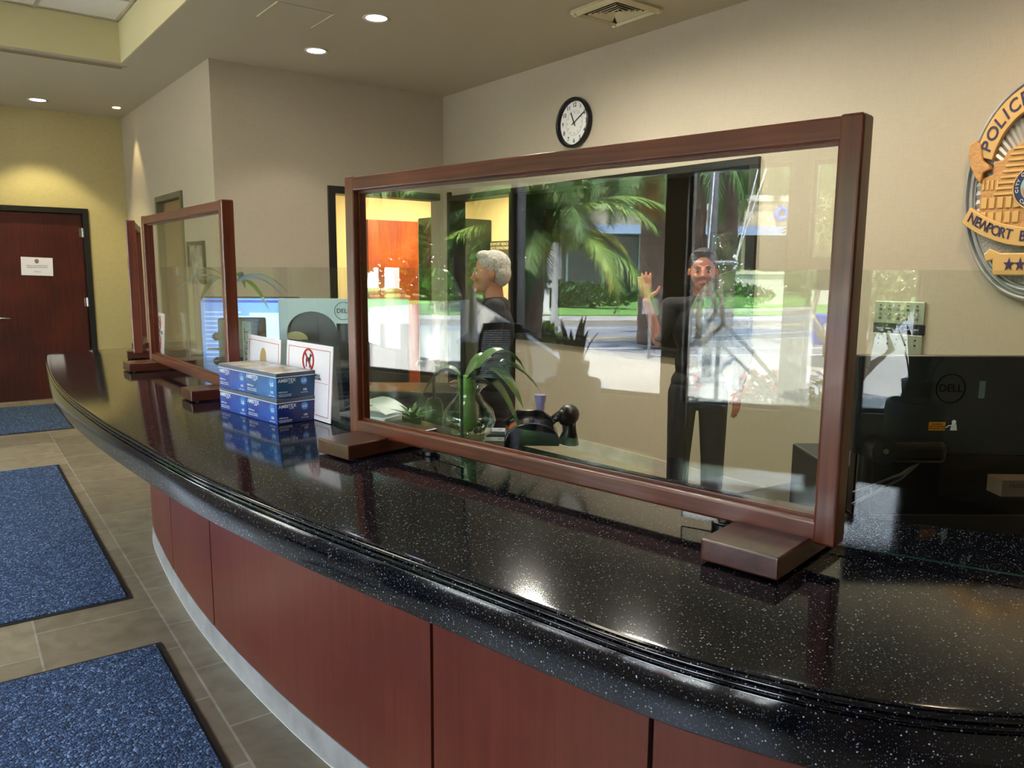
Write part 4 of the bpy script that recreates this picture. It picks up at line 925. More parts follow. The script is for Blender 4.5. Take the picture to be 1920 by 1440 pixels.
# stickers and decals on the window glass
t = thing('window_decal', 'no smoking lettering on the lobby window glass', 'decal', (-4.66, YF - .083, .66))
MIR = Matrix.Scale(-1, 4, (1, 0, 0)); lettering('lettering', [('No Smoking', .085, UP, .0004)], mat('decal_grey', '#3c3c40', .6), t)
for k, (x, z, w_, h_, lb) in enumerate([(-1.93, 1.70, .15, .12, 'grey notice with red symbols taped to the narrow window'), (-1.50, 1.56, .13, .11, 'grey notice taped to the wide window beside the pier')]):
    t = thing('window_notice', lb, 'notice', (x, YF - .07, z)); B().bb(-w_, w_, -.001, .001, -h_, h_).build('sheet', mat('notice_grey', '#77737a', .7), t)
    for zz in (.06, -.045):
        c = B(); pts = [(.035 * math.cos(a * PI / 12), .003, zz + .035 * math.sin(a * PI / 12)) for a in range(25)]; c.tube(pts, .004, 6); c.build('prohibition_ring', M_REDINK, t)

# ================================================================== PEOPLE (staff behind the counter)
def blob(name, caps, balls, m, parent, voxel=.006, smooth_it=4):
    c = B()
    for p0, r0, p1, r1 in caps:
        p0, p1 = Vector(p0), Vector(p1); c.cyl(r0, r1, p0, p1, 20); c.ball(r0, p0, seg=18); c.ball(r1, p1, seg=18)
    for ctr, rad, *rt in balls: c.ball(rad, ctr, rt[0] if rt else (0, 0, 0), 22)
    o = c.build(name, m, parent)
    rm = o.modifiers.new('r', 'REMESH'); rm.mode = 'VOXEL'; rm.voxel_size = voxel; rm.use_smooth_shade = True
    sm = o.modifiers.new('s', 'SMOOTH'); sm.factor = .5; sm.iterations = smooth_it
    dg = bpy.context.evaluated_depsgraph_get(); me = bpy.data.meshes.new_from_object(o.evaluated_get(dg)); o.modifiers.clear(); o.data = me
    return o
def hand(caps, balls, wrist, d, side, spread=.5, s=1.0):
    """open hand: wrist point, direction d of the fingers, side = direction of the thumb"""
    wrist, d, side = Vector(wrist), Vector(d).normalized(), Vector(side).normalized(); nrm = d.cross(side)
    for k in range(4):
        o = side * (.028 - .019 * k) * s; caps.append((wrist + d * .01, .017 * s, wrist + d * .085 * s + o, .0115 * s))
    for k, l_ in enumerate((.072, .080, .074, .056)):
        o = side * (.030 - .020 * k) * s; fd = (d + side * (.16 - .11 * k) * spread).normalized()
        a = wrist + d * .085 * s + o; b_ = a + fd * l_ * .55 * s + nrm * .003; e = b_ + fd * l_ * .45 * s + nrm * .008
        caps.append((a, .0095 * s, b_, .0085 * s)); caps.append((b_, .0085 * s, e, .007 * s))
    a = wrist + d * .025 * s + side * .025 * s; b_ = a + (d * .5 + side) .normalized() * .045 * s; e = b_ + (d + side * .6).normalized() * .033 * s
    caps.append((a, .014 * s, b_, .011 * s)); caps.append((b_, .011 * s, e, .009 * s))
def head(balls, caps, c, s=1.0):
    """head centre c (eye height), facing -Y"""
    x, y, z = c
    def P(a, b_, c_): return (x + a * s, y + b_ * s, z + c_ * s)
    balls += [(P(0, .015, .035), (.076 * s, .095 * s, .088 * s)), (P(0, -.012, -.02), (.066 * s, .082 * s, .085 * s)), (P(0, -.035, -.075), (.045 * s, .05 * s, .038 * s)), (P(0, -.075, -.098), (.02 * s, .018 * s, .016 * s)),
              (P(0, -.094, -.028), (.014 * s, .02 * s, .014 * s)), (P(-.012, -.088, -.033), (.01 * s, .012 * s, .009 * s)), (P(.012, -.088, -.033), (.01 * s, .012 * s, .009 * s)),
              (P(0, -.086, -.064), (.024 * s, .012 * s, .007 * s)), (P(0, -.084, -.074), (.021 * s, .012 * s, .007 * s)), (P(-.03, -.078, .02), (.022 * s, .012 * s, .007 * s)), (P(.03, -.078, .02), (.022 * s, .012 * s, .007 * s)),
              (P(-.036, -.07, -.03), (.02 * s, .02 * s, .02 * s)), (P(.036, -.07, -.03), (.02 * s, .02 * s, .02 * s)), (P(-.078, .012, -.012), (.010 * s, .02 * s, .03 * s)), (P(.078, .012, -.012), (.010 * s, .02 * s, .03 * s))]
    caps.append((P(0, -.088, .005), .008 * s, P(0, -.1, -.028), .011 * s))
    caps.append((P(0, .02, -.06), .052 * s, P(0, .03, -.165), .055 * s))
def face_bits(t, c, s, brow, lip):
    x, y, z = c
    for q in (-1, 1):
        B().ball((.0125 * s, .0125 * s, .008 * s), (x + q * .031 * s, y - .073 * s, z - .003 * s)).build('eye', mat('eye_white', '#b5a79c', .4), t, smooth=True)
        B().ball(.006 * s, (x + q * .031 * s, y - .083 * s, z - .003 * s)).build('iris', mat('iris_brown', '#1c1009', .3), t, smooth=True)
        B().tube([(x + q * .014 * s, y - .091 * s, z + .022 * s), (x + q * .032 * s, y - .088 * s, z + .028 * s), (x + q * .05 * s, y - .074 * s, z + .020 * s)], .0035 * s, 6).build('eyebrow', brow, t)
    B().ball((.019 * s, .005 * s, .0055 * s), (x, y - .095 * s, z - .069 * s)).build('lips', lip, t, smooth=True)
SK1 = mat('skin_tan', '#b97b5a', .5); SK2 = mat('skin_warm', '#b06f52', .5)
BLK = mat('black_cloth', '#0b0c10', .85, bump=(120, .2)); DKB = mat('navy_trousers', '#0d111c', .8)
def person(label, loc, rz, H, skin, hair_fn, armL, armR, shirt, pants, brow):
    """armL / armR: (shoulder, elbow, wrist, hand_dir, thumb_dir) local, facing -Y"""
    t = thing('person', label, 'person', loc, rz)
    k = H / 1.70; ez = 1.585 * k; caps, balls = [], []
    head(balls, caps, (0, -.01, ez), k)
    sh = 1.38 * k
    balls += [((0, .02, 1.25 * k), (.155 * k, .10 * k, .17 * k)), ((0, .015, 1.05 * k), (.125 * k, .09 * k, .16 * k)), ((0, .02, .92 * k), (.15 * k, .105 * k, .12 * k))]
    for A in (armL, armR):
        S, El, Wr, hd, td = A[:5]; caps.append(((0, .02, sh), .06 * k, S, .05 * k)); caps.append((S, .05 * k, El, .037 * k)); caps.append((El, .037 * k, Wr, .024 * k)); hand(caps, balls, Wr, hd, td, s=k)
    for q in (-1, 1):
        hip = (q * .085 * k, .02, .88 * k); kn = (q * .10 * k, .0, .47 * k); an = (q * .105 * k, .03, .09 * k)
        caps += [(hip, .078 * k, kn, .052 * k), (kn, .052 * k, an, .034 * k), ((q * .105 * k, .04, .05 * k), .035 * k, (q * .11 * k, -.11, .03 * k), .028 * k)]
    blob('body', caps, balls, skin, t)
    # clothing
    caps, balls = [], [((0, .02, 1.25 * k), (.17 * k, .115 * k, .18 * k)), ((0, .015, 1.05 * k), (.145 * k, .108 * k, .18 * k)), ((0, .02, .93 * k), (.165 * k, .12 * k, .11 * k)), ((0, .025, 1.40 * k), (.10 * k, .085 * k, .06 * k))]
    for A in (armL, armR):
        S, El, Wr, hd, td = A[:5]; caps.append(((0, .02, sh - .01), .07 * k, S, .06 * k)); e2 = Vector(S).lerp(Vector(El), A[5] if len(A) > 5 else .95); caps.append((S, .062 * k, e2, .052 * k))
        if len(A) > 6: caps.append((El, .047 * k, Vector(El).lerp(Vector(Wr), A[6]), .036 * k))
    blob('shirt', caps, balls, shirt, t, .009)
    caps, balls = [], [((0, .02, .89 * k), (.17 * k, .125 * k, .11 * k))]
    for q in (-1, 1):
        hip = (q * .088 * k, .02, .86 * k); kn = (q * .10 * k, .0, .47 * k); an = (q * .105 * k, .03, .07 * k); caps += [(hip, .09 * k, kn, .07 * k), (kn, .07 * k, an, .06 * k)]
    blob('trousers', caps, balls, pants, t, .009)
    for q in (-1, 1):
        c = B(); c.ball((.045 * k, .135 * k, .04 * k), (q * .11 * k, -.03, .04 * k)); c.build('shoe', M_BLACKM, t, smooth=True)
    hair_fn(t, (0, -.01, ez), k); face_bits(t, (0, -.01, ez), k, brow, mat('lips', '#a1524a', .45))
    return t
def hair_short(t, c, k):
    x, y, z = c; balls = [((x, y + .025 * k, z + .048 * k), (.083 * k, .098 * k, .085 * k)), ((x, y + .06 * k, z + .0 * k), (.08 * k, .065 * k, .08 * k)), ((x, y - .03 * k, z + .098 * k), (.062 * k, .05 * k, .032 * k))]
    for j in range(26): a = j * 2.4; r_ = .078 * k * math.sqrt(j / 26); balls.append(((x + r_ * math.cos(a), y + .02 * k + r_ * math.sin(a), z + (.125 - .5 * r_ * r_ / .078 / k - .02) * k), (.016 * k,) * 3))
    blob('hair', [], balls, mat('hair_grey', '#a39c90', .8, noise=(90, '#d8d2c6', .2), bump=(150, .9)), t, .006, 2)
def hair_tied(t, c, k):
    x, y, z = c; balls = [((x, y + .022 * k, z + .052 * k), (.086 * k, .094 * k, .086 * k)), ((x, y - .03 * k, z + .108 * k), (.06 * k, .045 * k, .02 * k)), ((x, y + .07 * k, z - .02 * k), (.075 * k, .05 * k, .09 * k)), ((x, y + .12 * k, z + .02 * k), (.045 * k,) * 3), ((x - .07 * k, y + .035 * k, z - .04 * k), (.024 * k, .045 * k, .085 * k)), ((x + .07 * k, y + .035 * k, z - .04 * k), (.024 * k, .045 * k, .085 * k))]
    blob('hair', [], balls, mat('hair_black', '#120d0b', .5, bump=(150, .5)), t, .006, 2)
# man in profile, facing to the left of the picture (local -Y)
person('grey haired man in a dark shirt seen in profile behind the desk', (-3.56, 2.60, 0), math.atan2(-.79, -.61) + PI / 2, 1.665, SK1, hair_short,
       ((-.19, .02, 1.36), (-.24, -.02, 1.10), (-.20, -.16, .90), (0, -.8, -.6), (.6, -.3, .5), .97, .9), ((.19, .02, 1.36), (.25, .0, 1.10), (.22, -.16, .92), (0, -.8, -.6), (-.7, -.3, .5), .97, .9), BLK, DKB, mat('brow_grey', '#8d857a', .8))
# woman facing the camera, waving with her right hand (picture left)
fz = math.atan2(-3.62, 2.89) + PI / 2
person('woman in dark clothes waving with a raised hand behind the glass', (-2.90, 3.63, 0), fz, 1.685, SK2, hair_tied,
       ((-.18, .02, 1.36), (-.24, -.04, 1.17), (-.31, -.10, 1.40), (-.12, -.05, 1), (1, 0, .1), .9), ((.18, .02, 1.36), (.26, .04, 1.10), (.22, -.06, .90), (0, -.2, -1), (-.5, -.8, 0), .97, .95), BLK, DKB, mat('brow_dark', '#1c120d', .8))

# ================================================================== OUTSIDE
def S(t, n, z=0): return Vector((.79 * t - .61 * n, -.61 * t - .79 * n, z))     # street frame: t along, n away
def sbox(c, t0, t1, n0, n1, z0, z1, mi=0):
    pts = [(t0, n0), (t1, n0), (t1, n1), (t0, n1)]; a = [c.bm.verts.new(S(t, n, z0)) for t, n in pts]; b_ = [c.bm.verts.new(S(t, n, z1)) for t, n in pts]
    for f in [c.bm.faces.new(a[::-1]), c.bm.faces.new(b_)] + [c.bm.faces.new((a[k], a[(k + 1) % 4], b_[(k + 1) % 4], b_[k])) for k in range(4)]: f.material_index = mi
    return c
CONC = mat('sidewalk_concrete', '#918c81', .85, noise=(.6, '#a39f95', .2)); ASPH = mat('asphalt', '#6d6e72', .9, noise=(3, '#7a7b7f', .3)); GRASS = mat('lawn_grass', '#4b7a2a', .95, noise=(4, '#66903c', .25))
c = B(); c.bb(-45, 30, -12, YF - .2, -.35, -.1).bb(-45, XD - .3, YF - .2, 6, -.35, -.1)
gm = c.build('plaza_pavement', CONC); tag(gm, 'pale concrete pavement outside the lobby windows', 'pavement', kind='structure')
c = B(); sbox(c, -45, 45, 6, 13, -.36, -.102); tag(c.build('kerb_pavement', CONC), 'pale sidewalk along the near side of the street', 'pavement', kind='structure')
c = B(); sbox(c, -60, 60, 13, 22.8, -.4, -.2); tag(c.build('street', ASPH), 'grey asphalt street with lane lines', 'street', kind='structure')
for n0, n1, col, lb in ((18.3, 18.42, '#d8b13c', 'yellow centre line nearest the lawn'), (17.9, 18.02, '#d8b13c', 'yellow centre line nearest the building'), (15.5, 15.62, '#e8e8e4', 'white lane line in the middle of the street'), (14.0, 14.12, '#e8e8e4', 'white bike lane line'), (21.8, 21.92, '#e8e8e4', 'white line by the far kerb')):
    c = B(); sbox(c, -60, 60, n0, n1, -.2, -.196); tag(c.build('lane_line', mat('paint' + col, col, .7)), lb + ' on the street', 'road marking', 'painted lines on the street')
c = B(); sbox(c, -60, 60, 22.8, 25.2, -.4, -.02); tag(c.build('far_sidewalk', CONC), 'pale sidewalk along the far side of the street', 'pavement', kind='structure')
c = B(); sbox(c, -60, 60, 25.2, 60, -.5, .02); tag(c.build('lawn', GRASS), 'bright green lawn across the street', 'lawn', kind='structure')
c = B(); sbox(c, 8.5, 26, 34, 34.4, -.1, 1.45); sbox(c, 8.4, 26.1, 33.9, 34.5, 1.45, 1.58); tag(c.build('retaining_wall', mat('stucco_white', '#c4bfb4', .9)), 'long pale stucco wall behind the lawn', 'wall')
# foliage helpers
def leafcloud(c, n, ctr, rad, size, sd=0):
    rnd = random.Random(sd)
    for _ in range(n):
        while True:
            p = Vector((rnd.uniform(-1, 1), rnd.uniform(-1, 1), rnd.uniform(-1, 1)))
            if .25 < p.length < 1: break
        p = Vector(ctr) + Vector((p.x * rad[0], p.y * rad[1], p.z * rad[2])); u = Vector((rnd.uniform(-1, 1), rnd.uniform(-1, 1), rnd.uniform(-1, 1))).normalized(); v = u.orthogonal().normalized()
        s = size * rnd.uniform(.6, 1.3); q = [p - u * s, p + v * s * .45, p + u * s, p - v * s * .45]; c.bm.faces.new([c.bm.verts.new(x) for x in q])
    return c
LEAFG = mat('hedge_leaf', '#34552a', .7, noise=(3, '#5e8240', .2)); LEAFO = mat('olive_leaf', '#76824f', .7, noise=(3, '#a0a871', .2)); BARK = mat('bark', '#57463a', .9, noise=(14, '#7c6a5a', .15), bump=(30, 1.0), stretch=(1, 1, .5))
def shrub(loc, rad, label, m=LEAFG, n=900, size=.1, sd=1, name='shrub', cat='shrub', grp=None):
    t = thing(name, label, cat, loc, 0, grp); c = B(); leafcloud(c, n, (0, 0, rad[2] * .95), rad, size, sd); c.build('foliage', m, t); B().tube([(0, 0, 0), (.02, 0, rad[2])], .05, 8).build('stem', BARK, t); return t
shrub(S(3, 31, 0), (4.0, .8, .6), 'low clipped dark hedge at the back of the lawn', n=2500, size=.14, sd=3)
shrub(S(10, 31.5, 0), (2.6, .8, .6), 'round dark hedge right of the palm', n=1800, size=.14, sd=4)
shrub(S(-6, 27, 0), (2.4, 1.2, .9), 'pale green bush beside the white monument', n=1500, size=.15, sd=5)
shrub((-5.4, -5.4, -.1), (.55, .55, .5), 'green cycad bush beyond the white stair wall', n=900, size=.09, sd=6)
shrub((-5.75, -6.15, -.1), (.42, .42, .52), 'pale green shrub between the chair and the snake plant', mat('pale_leaf', '#9fae62', .7, noise=(3, '#bcc880', .2)), n=1200, size=.07, sd=7)
def olive(loc, h, r_, label, sd):
    t = thing('olive_tree', label, 'tree', loc, 0, 'olive trees along the walk'); c = B(); rnd = random.Random(sd)
    c.tube([(0, 0, 0), (.05, .02, .35)], [.13, .1], 10)
    for k in range(6):
        a = k * 1.05; c.tube([(.05, .02, .3), (.28 * math.cos(a), .28 * math.sin(a), .55), (.5 * math.cos(a + .3), .5 * math.sin(a + .3), .75 + .1 * (k % 3)), (.35 * math.cos(a), .35 * math.sin(a), h)], [.07, .05, .04, .02], 8)
    c.build('trunk', mat('olive_bark', '#8a7f6c', .9, noise=(12, '#a59a86', .2)), t, smooth=True)
    c = B(); leafcloud(c, 2600, (0, 0, h + r_ * .5), (r_, r_, r_ * .8), .07, sd); c.build('foliage', LEAFO, t)
olive((-2.9, -11.6, -.1), 1.9, 1.0, 'olive tree with curving trunks at the right of the reflection', 8)
olive((-1.0, -11.0, -.1), 2.0, 1.1, 'second olive tree farther right along the walk', 9)
for k, (a, n_, hh, lb) in enumerate([(-38, 37, 2.6, 'fifth'), (-29, 38, 2.9, 'fourth'), (-20, 38, 2.7, 'third'), (-11, 38.5, 3.0, 'second'), (-2.2, 38.5, 2.9, 'first')]):
    shrub(S(a, n_, 0), (4.7, 2.2, hh), 'tall dark green thicket along the back of the lawn', n=4200, size=.34, sd=90 + k, name='thicket', grp='thickets behind the lawn')
for k, (a, n_, hh) in enumerate([(31, 38, 2.6), (40, 38, 2.8)]):
    shrub(S(a, n_, 0), (4.7, 2.2, hh), 'tall olive green thicket beyond the far end of the stone building', LEAFO, n=4200, size=.34, sd=96 + k, name='thicket', grp='thickets behind the lawn')
def bg_tree(t_, n_, h, r_, label, m, sd):
    t = thing('background_tree', label, 'tree', S(t_, n_, 0), 0, 'trees behind the stone building'); B().tube([(0, 0, 0), (.1, 0, h * .5), (0, 0, h)], [.25, .2, .12], 10).build('trunk', BARK, t)
    c = B(); leafcloud(c, 2600, (0, 0, h), (r_, r_, r_ * .8), .42, sd); leafcloud(c, 700, (r_ * .5, 0, h + r_ * .4), (r_ * .6, r_ * .6, r_ * .5), .4, sd + 50); c.build('crown', m, t)
for k, (a, b_, h, r_, m) in enumerate([(2, 52, 6.5, 4.2, LEAFG), (8, 50, 7.2, 3.6, LEAFO), (13, 53, 8.0, 3.4, LEAFO), (18, 50, 7.5, 3.8, LEAFO), (23, 52, 8, 3.8, LEAFO), (28, 50, 7, 4, LEAFG), (36, 48, 6, 4.6, LEAFO), (45, 46, 6, 5, LEAFG), (-5, 50, 7.5, 4.5, LEAFG), (-12, 46, 7, 4.5, LEAFG), (-20, 44, 7, 5, LEAFG), (-30, 42, 7, 5, LEAFG)]):
    bg_tree(a, b_, h, r_, '%s leafy tree in the back row behind the lawn and stone building' % ('olive' if m is LEAFO else 'dark green'), m, 20 + k)
# stone building
bd = thing('stone_building', 'stone faced building with a blue fascia and blue sign letters across the street', 'building', (0, 0, 0))
STONE = mat('stone_cladding', '#b09a78', .9, noise=(2.2, '#d6c5a2', .12), bump=(5, .8))
c = B(); sbox(c, 13.4, 26, 37, 46, 3.84, 5.1); c.build('stone_tower', STONE, bd)
c = B(); sbox(c, 13.2, 26.2, 36.8, 46.2, 5.1, 5.4); sbox(c, 3.8, 13.5, 37.3, 46.2, 4.65, 4.9); c.build('cornice', mat('cornice_white', '#cfc8b8', .8), bd)
c = B(); sbox(c, 4, 13.4, 37.6, 46, 3.84, 4.65); c.build('stone_parapet', STONE, bd)
c = B(); sbox(c, 3.6, 26.4, 36.5, 46, 3.40, 3.84); c.build('blue_fascia', mat('fascia_blue', '#8ea3c4', .5), bd)
c = B(); sbox(c, 4.2, 25.8, 38.0, 45.8, 0, 3.40); c.build('glazing', mat('glazing_teal', '#1c3a38', .1), bd)
for k in range(12):
    c = B(); sbox(c, 4.4 + k * 1.9, 4.5 + k * 1.9, 37.9, 38.0, 0, 3.4); c.build('window_mullion', mat('mullion_pale', '#9fb0b5', .5), bd)
for a in (13.4, 19, 25): c = B(); sbox(c, a, a + 1.1, 37.2, 38.0, 0, 3.4); c.build('stone_pier', STONE, bd)
SB = mat('sign_blue', '#1f66d8', .5)
def s_text(s_, t_, z, size, parent):
    M = Matrix.Translation(S(t_, 36.45, z)) @ Matrix.Rotation(math.atan2(.61, -.79), 4, 'Z') @ UP
    lettering('sign_letter', [(s_, size, M, .04)], SB, parent)
def s_ring(t_, z, r_, n_, name='ring_sign'):
    c = B(); c.tube([S(t_ + r_ * math.cos(a * PI / 16), n_, z + r_ * math.sin(a * PI / 16)) for a in range(33)], .12, 8); c.build(name, SB, bd)
s_ring(15.3, 4.50, .26, 36.9); s_ring(10.8, 4.12, .26, 37.45)
s_text('H', 11.9, 4.15, .8, bd); s_text('I', 12.5, 4.15, .8, bd)
# white monument and lamp post
t = thing('stone_monument', 'white square monument across the street left of the palm', 'monument', S(1.3, 25.9, 0)); t.rotation_euler = (0, 0, math.atan2(-.61, .79))
B().bb(-.5, .5, -.4, .4, .0, .95).build('block', mat('monument_white', '#d6d3cc', .8), t, bevel=.02); B().bb(-.62, .62, -.5, .5, .95, 1.12).build('cap', mat('monument_white', '#d6d3cc', .8), t, bevel=.02); B().bb(-.62, .62, -.5, .5, .0, .12).build('plinth', mat('monument_white', '#d6d3cc', .8), t)
t = thing('lamp_post', 'pale grey lamp post beside the white monument', 'lamp post', S(1.6, 22.95, -.02)); B().tube([(0, 0, 0), (0, 0, 2.5), (0, 0, 5.2)], [.11, .09, .06], 14).build('pole', mat('pole_grey', '#aaa8a2', .5), t); B().cyl(.16, .16, (0, 0, 0), (0, 0, .12)).build('base', mat('pole_grey', '#aaa8a2', .5), t); B().ball((.3, .15, .1), (.2, 0, 5.25)).build('lamp_head', mat('pole_grey', '#aaa8a2', .5), t)
# white stair wall with a dark rail
t = thing('stair_wall', 'white sloping stair wall outside the window', 'wall', (0, 0, 0))
top = [(-7.6, -4.75, 1.06), (-5.43, -4.11, 1.25), (-4.81, -3.92, 1.02), (-4.16, -3.73, .76), (-3.3, -3.48, .38), (-2.95, -3.40, .3)]
c = B(); rows = []
for x, y, z in top: rows.append([Vector((x, y, -.1)), Vector((x, y, z)), Vector((x - .06, y + .0 - .2, z)), Vector((x - .06, y - .2, -.1))])
v = c.grid(rows, closed=True); c.bm.faces.new(v[0]); c.bm.faces.new(v[-1][::-1]); c.build('wall_body', mat('stucco_bright', '#f0f0ec', .85), t)
B().tube([(x - .03, y - .1, z + .03) for x, y, z in top[1:4]], .018, 8).build('handrail', M_BLACKM, t)
# smokers' receptacle
t = thing('ash_receptacle', 'grey smokers receptacle with a tall neck outside the window', 'ashtray', (-4.64, -3.05, -.1))
B().lathe([(.0001, .0), (.17, 0), (.17, .70), (.0001, .70)]).build('plinth', mat('stucco_bright', '#f0f0ec', .85), t)
B().lathe([(.0001, .70), (.15, .70), (.14, .73), (.135, .98), (.16, 1.0), (.155, 1.02), (.08, 1.07), (.045, 1.1), (.03, 1.5), (.018, 1.52), (.0001, 1.52)]).build('receptacle', mat('receptacle_grey', '#9a948c', .5), t, smooth=True)

# palms
def frond_mesh(L, droop, m, sd, n=46, wl=.42, name='frond'):
    rnd = random.Random(sd); c = B(); pts = []
    for i in range(n + 1):
        s = i / n; ang = R(55) - droop * s; pts.append(s)
    P = []; p = Vector((0, 0, 0)); st = L / n
    for i in range(n + 1):
        P.append(p.copy()); a = R(50) - droop * (i / n) ** 1.15; p = p + Vector((math.cos(a), 0, math.sin(a))) * st
    c.tube(P[::3] + [P[-1]], [.022 * (1 - .8 * k / (len(P[::3]))) for k in range(len(P[::3]) + 1)], 6)
    for i in range(3, n + 1):
        s = i / n; d = (P[i] - P[i - 1]).normalized(); up = Vector((-d.z, 0, d.x)); ln = wl * math.sin(PI * min(1, .12 + s * .82)) ** .7
        for q in (-1, 1):
            for rep in range(2):
                dirv = (Vector((0, q, 0)) * (.9 - .35 * s) + d * (.55 + .5 * s) + up * rnd.uniform(-.12, .2)).normalized(); l_ = ln * rnd.uniform(.85, 1.1); b0 = P[i] - d * st * rep * .5
                b1 = b0 + dirv * l_ * .55 + Vector((0, 0, -.03)); b2 = b0 + dirv * l_ + Vector((0, 0, -.14 * l_ / .4)); wv = d * .010
                v0, v1, v2, v3, v4 = [c.bm.verts.new(z) for z in (b0 - wv, b0 + wv, b1 + wv * .8, b1 - wv * .8, b2)]
                c.bm.faces.new((v0, v1, v2, v3)); c.bm.faces.new((v3, v2, v4))
    bmesh.ops.recalc_face_normals(c.bm, faces=c.bm.faces); me = bpy.data.meshes.new(name); c.bm.to_mesh(me); c.bm.free(); me.materials.append(m); return me
PG = mat('palm_green', '#5d7f2f', .55, noise=(3, '#86a446', .25)); PY = mat('palm_yellow', '#b7a829', .55, noise=(3, '#d8cf4c', .2)); PB = mat('palm_brown', '#8a6a3c', .8, noise=(4, '#a98b52', .2)); PD = mat('palm_dark', '#3d5a26', .6, noise=(3, '#587a36', .2))
FM = {'g': [frond_mesh(1.9, R(100), PG, 1), frond_mesh(1.7, R(120), PG, 2), frond_mesh(2.0, R(80), PG, 3)], 'y': [frond_mesh(1.5, R(105), PY, 4, 36)], 'b': [frond_mesh(1.3, R(135), PB, 5, 30)], 'd': [frond_mesh(1.8, R(110), PD, 6)]}
def palm(loc, crown, r0, r1, label, fr, scale=1.0, mid=None, sd=0):
    t = thing('palm_tree', label, 'palm tree', loc); loc, crown = Vector(loc), Vector(crown); d = crown - loc; mid = Vector(mid) - loc if mid else d * .5
    pts = []; rs = []
    for i in range(25): s = i / 24; p = (1 - s) ** 2 * Vector((0, 0, 0)) + 2 * s * (1 - s) * mid + s * s * d; pts.append(p); rs.append((r0 + (r1 - r0) * s) * (1 + .06 * (i % 2)))
    B().tube(pts, rs, 16).build('trunk', BARK, t, smooth=True)
    rnd = random.Random(sd)
    B().ball((r1 * 1.5, r1 * 1.5, r1 * 1.9), d, seg=14).build('crown_shaft', mat('palm_boot', '#7d6038', .9, noise=(18, '#a07c48', .2), bump=(30, 1)), t)
    for j, (kind, az, el) in enumerate(fr):
        me = FM[kind][j % len(FM[kind])]; o = bpy.data.objects.new('frond', me); COL.objects.link(o); o.parent = t; o.location = d + Vector((0, 0, .05 * scale)); o.rotation_euler = (R(rnd.uniform(-12, 12)), R(el), R(az)); o.scale = (scale,) * 3
        if kind in 'yb': o['label'] = 'yellowed palm frond' if kind == 'y' else 'brown hanging palm frond'
    return t
ring_f = lambda n, el, k='g', off=0: [(k if k != 'm' else 'gd'[i % 2], off + i * 360 / n, el) for i in range(n)]
palm((-5.35, -5.15, -.1), (-4.97, -4.77, 1.85), .15, .11, 'leaning pygmy palm with yellow fronds outside the centre window', ring_f(9, 0, 'm') + ring_f(8, 25, 'm', 20) + [('y', -20, 18), ('y', 5, 30), ('g', -35, 35), ('g', -10, 40)] + ring_f(6, -25, 'g', 10), .85, sd=1)
palm((-5.6, -4.9, -.1), (-5.45, -4.72, 3.1), .17, .15, 'thick trunked palm directly left of the dark window mullion', ring_f(12, 30, 'm') + ring_f(8, 55, 'g', 15) + ring_f(6, 5, 'd', 30), 1.05, sd=2)
palm((-6.6, -5.5, -.1), (-6.35, -5.2, 3.0), .10, .09, 'slender palm left of the thick trunked palm', ring_f(10, 35, 'm', 10) + [('b', 40, 70), ('b', 160, 75), ('b', 280, 70), ('b', 80, 65)] + ring_f(5, 0, 'g'), 1.0, sd=3)
palm((-8.3, -5.6, -.1), (-8.1, -5.5, 2.8), .11, .10, 'palm with drooping golden fronds at the far left of the reflection', ring_f(10, 40, 'g', 5) + [('b', 10, 65), ('b', 100, 60), ('y', 60, 50), ('y', 200, 50), ('b', 330, 70)], 1.0, sd=4)
palm((-7.3, -14.0, -.1), (-7.2, -13.9, 4.2), .34, .36, 'stout palm with a shaggy skirt beside the stone building', ring_f(12, 40, 'd') + ring_f(10, 75, 'b', 12), 1.6, sd=5)
palm((-7.1, -16.1, -.1), (-7.1, -16.1, 8), .26, .22, 'tall palm trunk behind the flagpole, left one', ring_f(12, 20, 'm'), 1.8, sd=6)
palm((-6.4, -16.3, -.1), (-6.35, -16.4, 8.3), .27, .22, 'tall palm trunk behind the flagpole, right one', ring_f(12, 20, 'm'), 1.8, sd=7)
palm((-5.0, -17.5, -.1), (-5.0, -17.5, 5.2), .2, .18, 'palm with hanging fronds above the stone building roof', ring_f(12, 45, 'd'), 1.7, sd=8)
olive((1.2, -7.2, -.1), 1.15, .9, 'small olive tree reflected in the right glass guard', 11)
# flagpole
t = thing('flagpole', 'grey flagpole with a crossbar and white halyards outside the window', 'flagpole', (-4.22, -8.59, -.1))
GP = mat('pole_metal', '#8a8c90', .4, .3); Ro = mat('rope_white', '#e6e6e2', .8)
B().tube([(0, 0, 0), (0, 0, 4), (0, 0, 8)], [.075, .065, .045], 18).build('pole', GP, t, smooth=True)
B().cyl(.13, .13, (0, 0, 0), (0, 0, .08), 24).build('base_collar', GP, t); B().tube([(-.33, .11, 1.80), (.33, -.11, 1.80)], .03, 12).build('crossbar', GP, t)
B().bb(-.10, .0, -.02, .12, 1.45, 2.0).build('cleat_box', mat('cleat_dark', '#3c3b3c', .5), t, bevel=.01)
for p0, p1, off in (((-.32, .11, 1.82), (-.42, .14, 2.7), 0), ((.33, -.11, 1.82), (.62, -.2, 3.4), 0), ((.33, -.11, 1.82), (.75, -.24, 3.4), 0), ((-.02, .09, 2.0), (.06, .07, 4.2), 0)): B().tube([p0, p1], .010, 6).build('halyard', Ro, t)
for s in (-1, 1):
    c = B()
    for k in range(7): c.ball(.022, (s * .325 + .02 * math.sin(k * 2), -s * .11, 1.72 + .03 * k), seg=8)
    c.build('rope_knot', Ro, t)
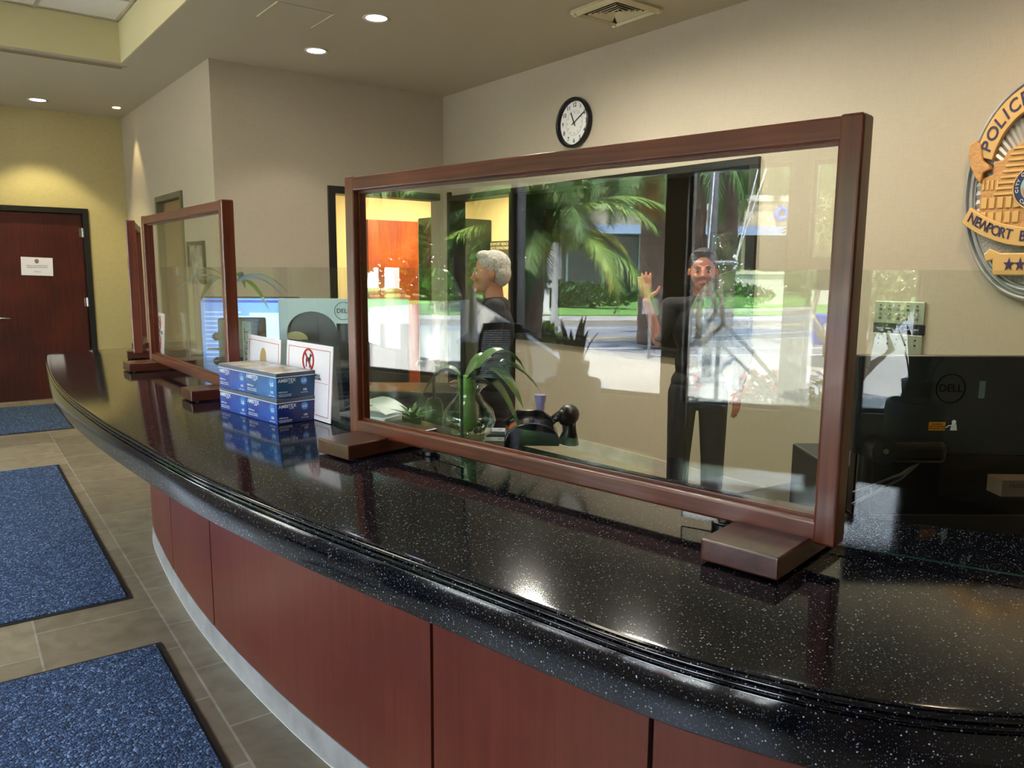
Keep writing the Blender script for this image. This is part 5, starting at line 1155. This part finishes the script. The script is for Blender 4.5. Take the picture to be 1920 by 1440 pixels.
# newspaper boxes, rails, flowers, bollards
def newsbox(loc, label):
    t = thing('newspaper_box', label, 'newspaper box', loc, R(-35), 'blue newspaper boxes by the street'); NB = mat('news_blue', '#1a4fd0', .4)
    B().bb(-.22, .22, -.2, .2, .25, .85).build('cabinet', NB, t, bevel=.02); B().bb(-.16, .16, .2, .206, .38, .68).build('door_window', mat('news_window', '#c9ccd4', .3), t); B().cyl(.05, .05, (0, 0, 0), (0, 0, .25)).build('post', M_BLACKM, t)
newsbox(S(5.55, 16.4 - 3.6, -.1), 'left blue newspaper box by the street'); newsbox(S(6.15, 12.8, -.1), 'right blue newspaper box by the street')
t = thing('handrail', 'dark steel stair handrail outside the narrow window', 'handrail', (0, 0, 0))
B().tube([(-3.0, -4.78, 1.08), (-2.88, -4.82, 1.1), (-2.6, -4.9, .82), (-2.3, -4.98, .48)], .022, 10).build('rail', M_BLACKM, t)
B().tube([(-2.86, -4.83, .85), (-2.6, -4.9, .6), (-2.35, -4.97, .33)], .016, 8).build('lower_rail', M_BLACKM, t)
for x, y, z in ((-2.88, -4.82, 1.08), (-2.3, -4.98, .5)): B().cyl(.022, .022, (x, y, -.1), (x, y, z)).build('rail_post', M_BLACKM, t)
FL = mat('flower_white', '#e4e2f0', .7); FR = mat('flower_red', '#c2413a', .7)
for k, (x, y, m, lb) in enumerate([(-2.62, -5.6, FR, 'red flowering bush left of the handrail'), (-2.15, -5.7, FL, 'white flowering bush below the handrail'), (-1.75, -5.5, FL, 'white flowering bush right of the handrail'), (-1.2, -5.9, FR, 'red flowering bush farthest right')]):
    t = thing('flower_bush', lb, 'flowers', (x, y, -.1)); c = B(); leafcloud(c, 300, (0, 0, .3), (.3, .3, .28), .05, 60 + k); c.build('foliage', LEAFG, t)
    c = B(); leafcloud(c, 160, (0, 0, .36), (.32, .32, .3), .055, 80 + k); c.build('blossoms', m, t)
t = thing('signpost', 'thin grey signpost at the near kerb', 'signpost', S(1.9, 12.6, -.1)); B().cyl(.03, .03, (0, 0, 0), (0, 0, .95)).build('post', GP, t); B().bb(-.16, .16, -.015, .015, .85, 1.15).build('plate', mat('sign_back', '#8f8b8a', .6), t)
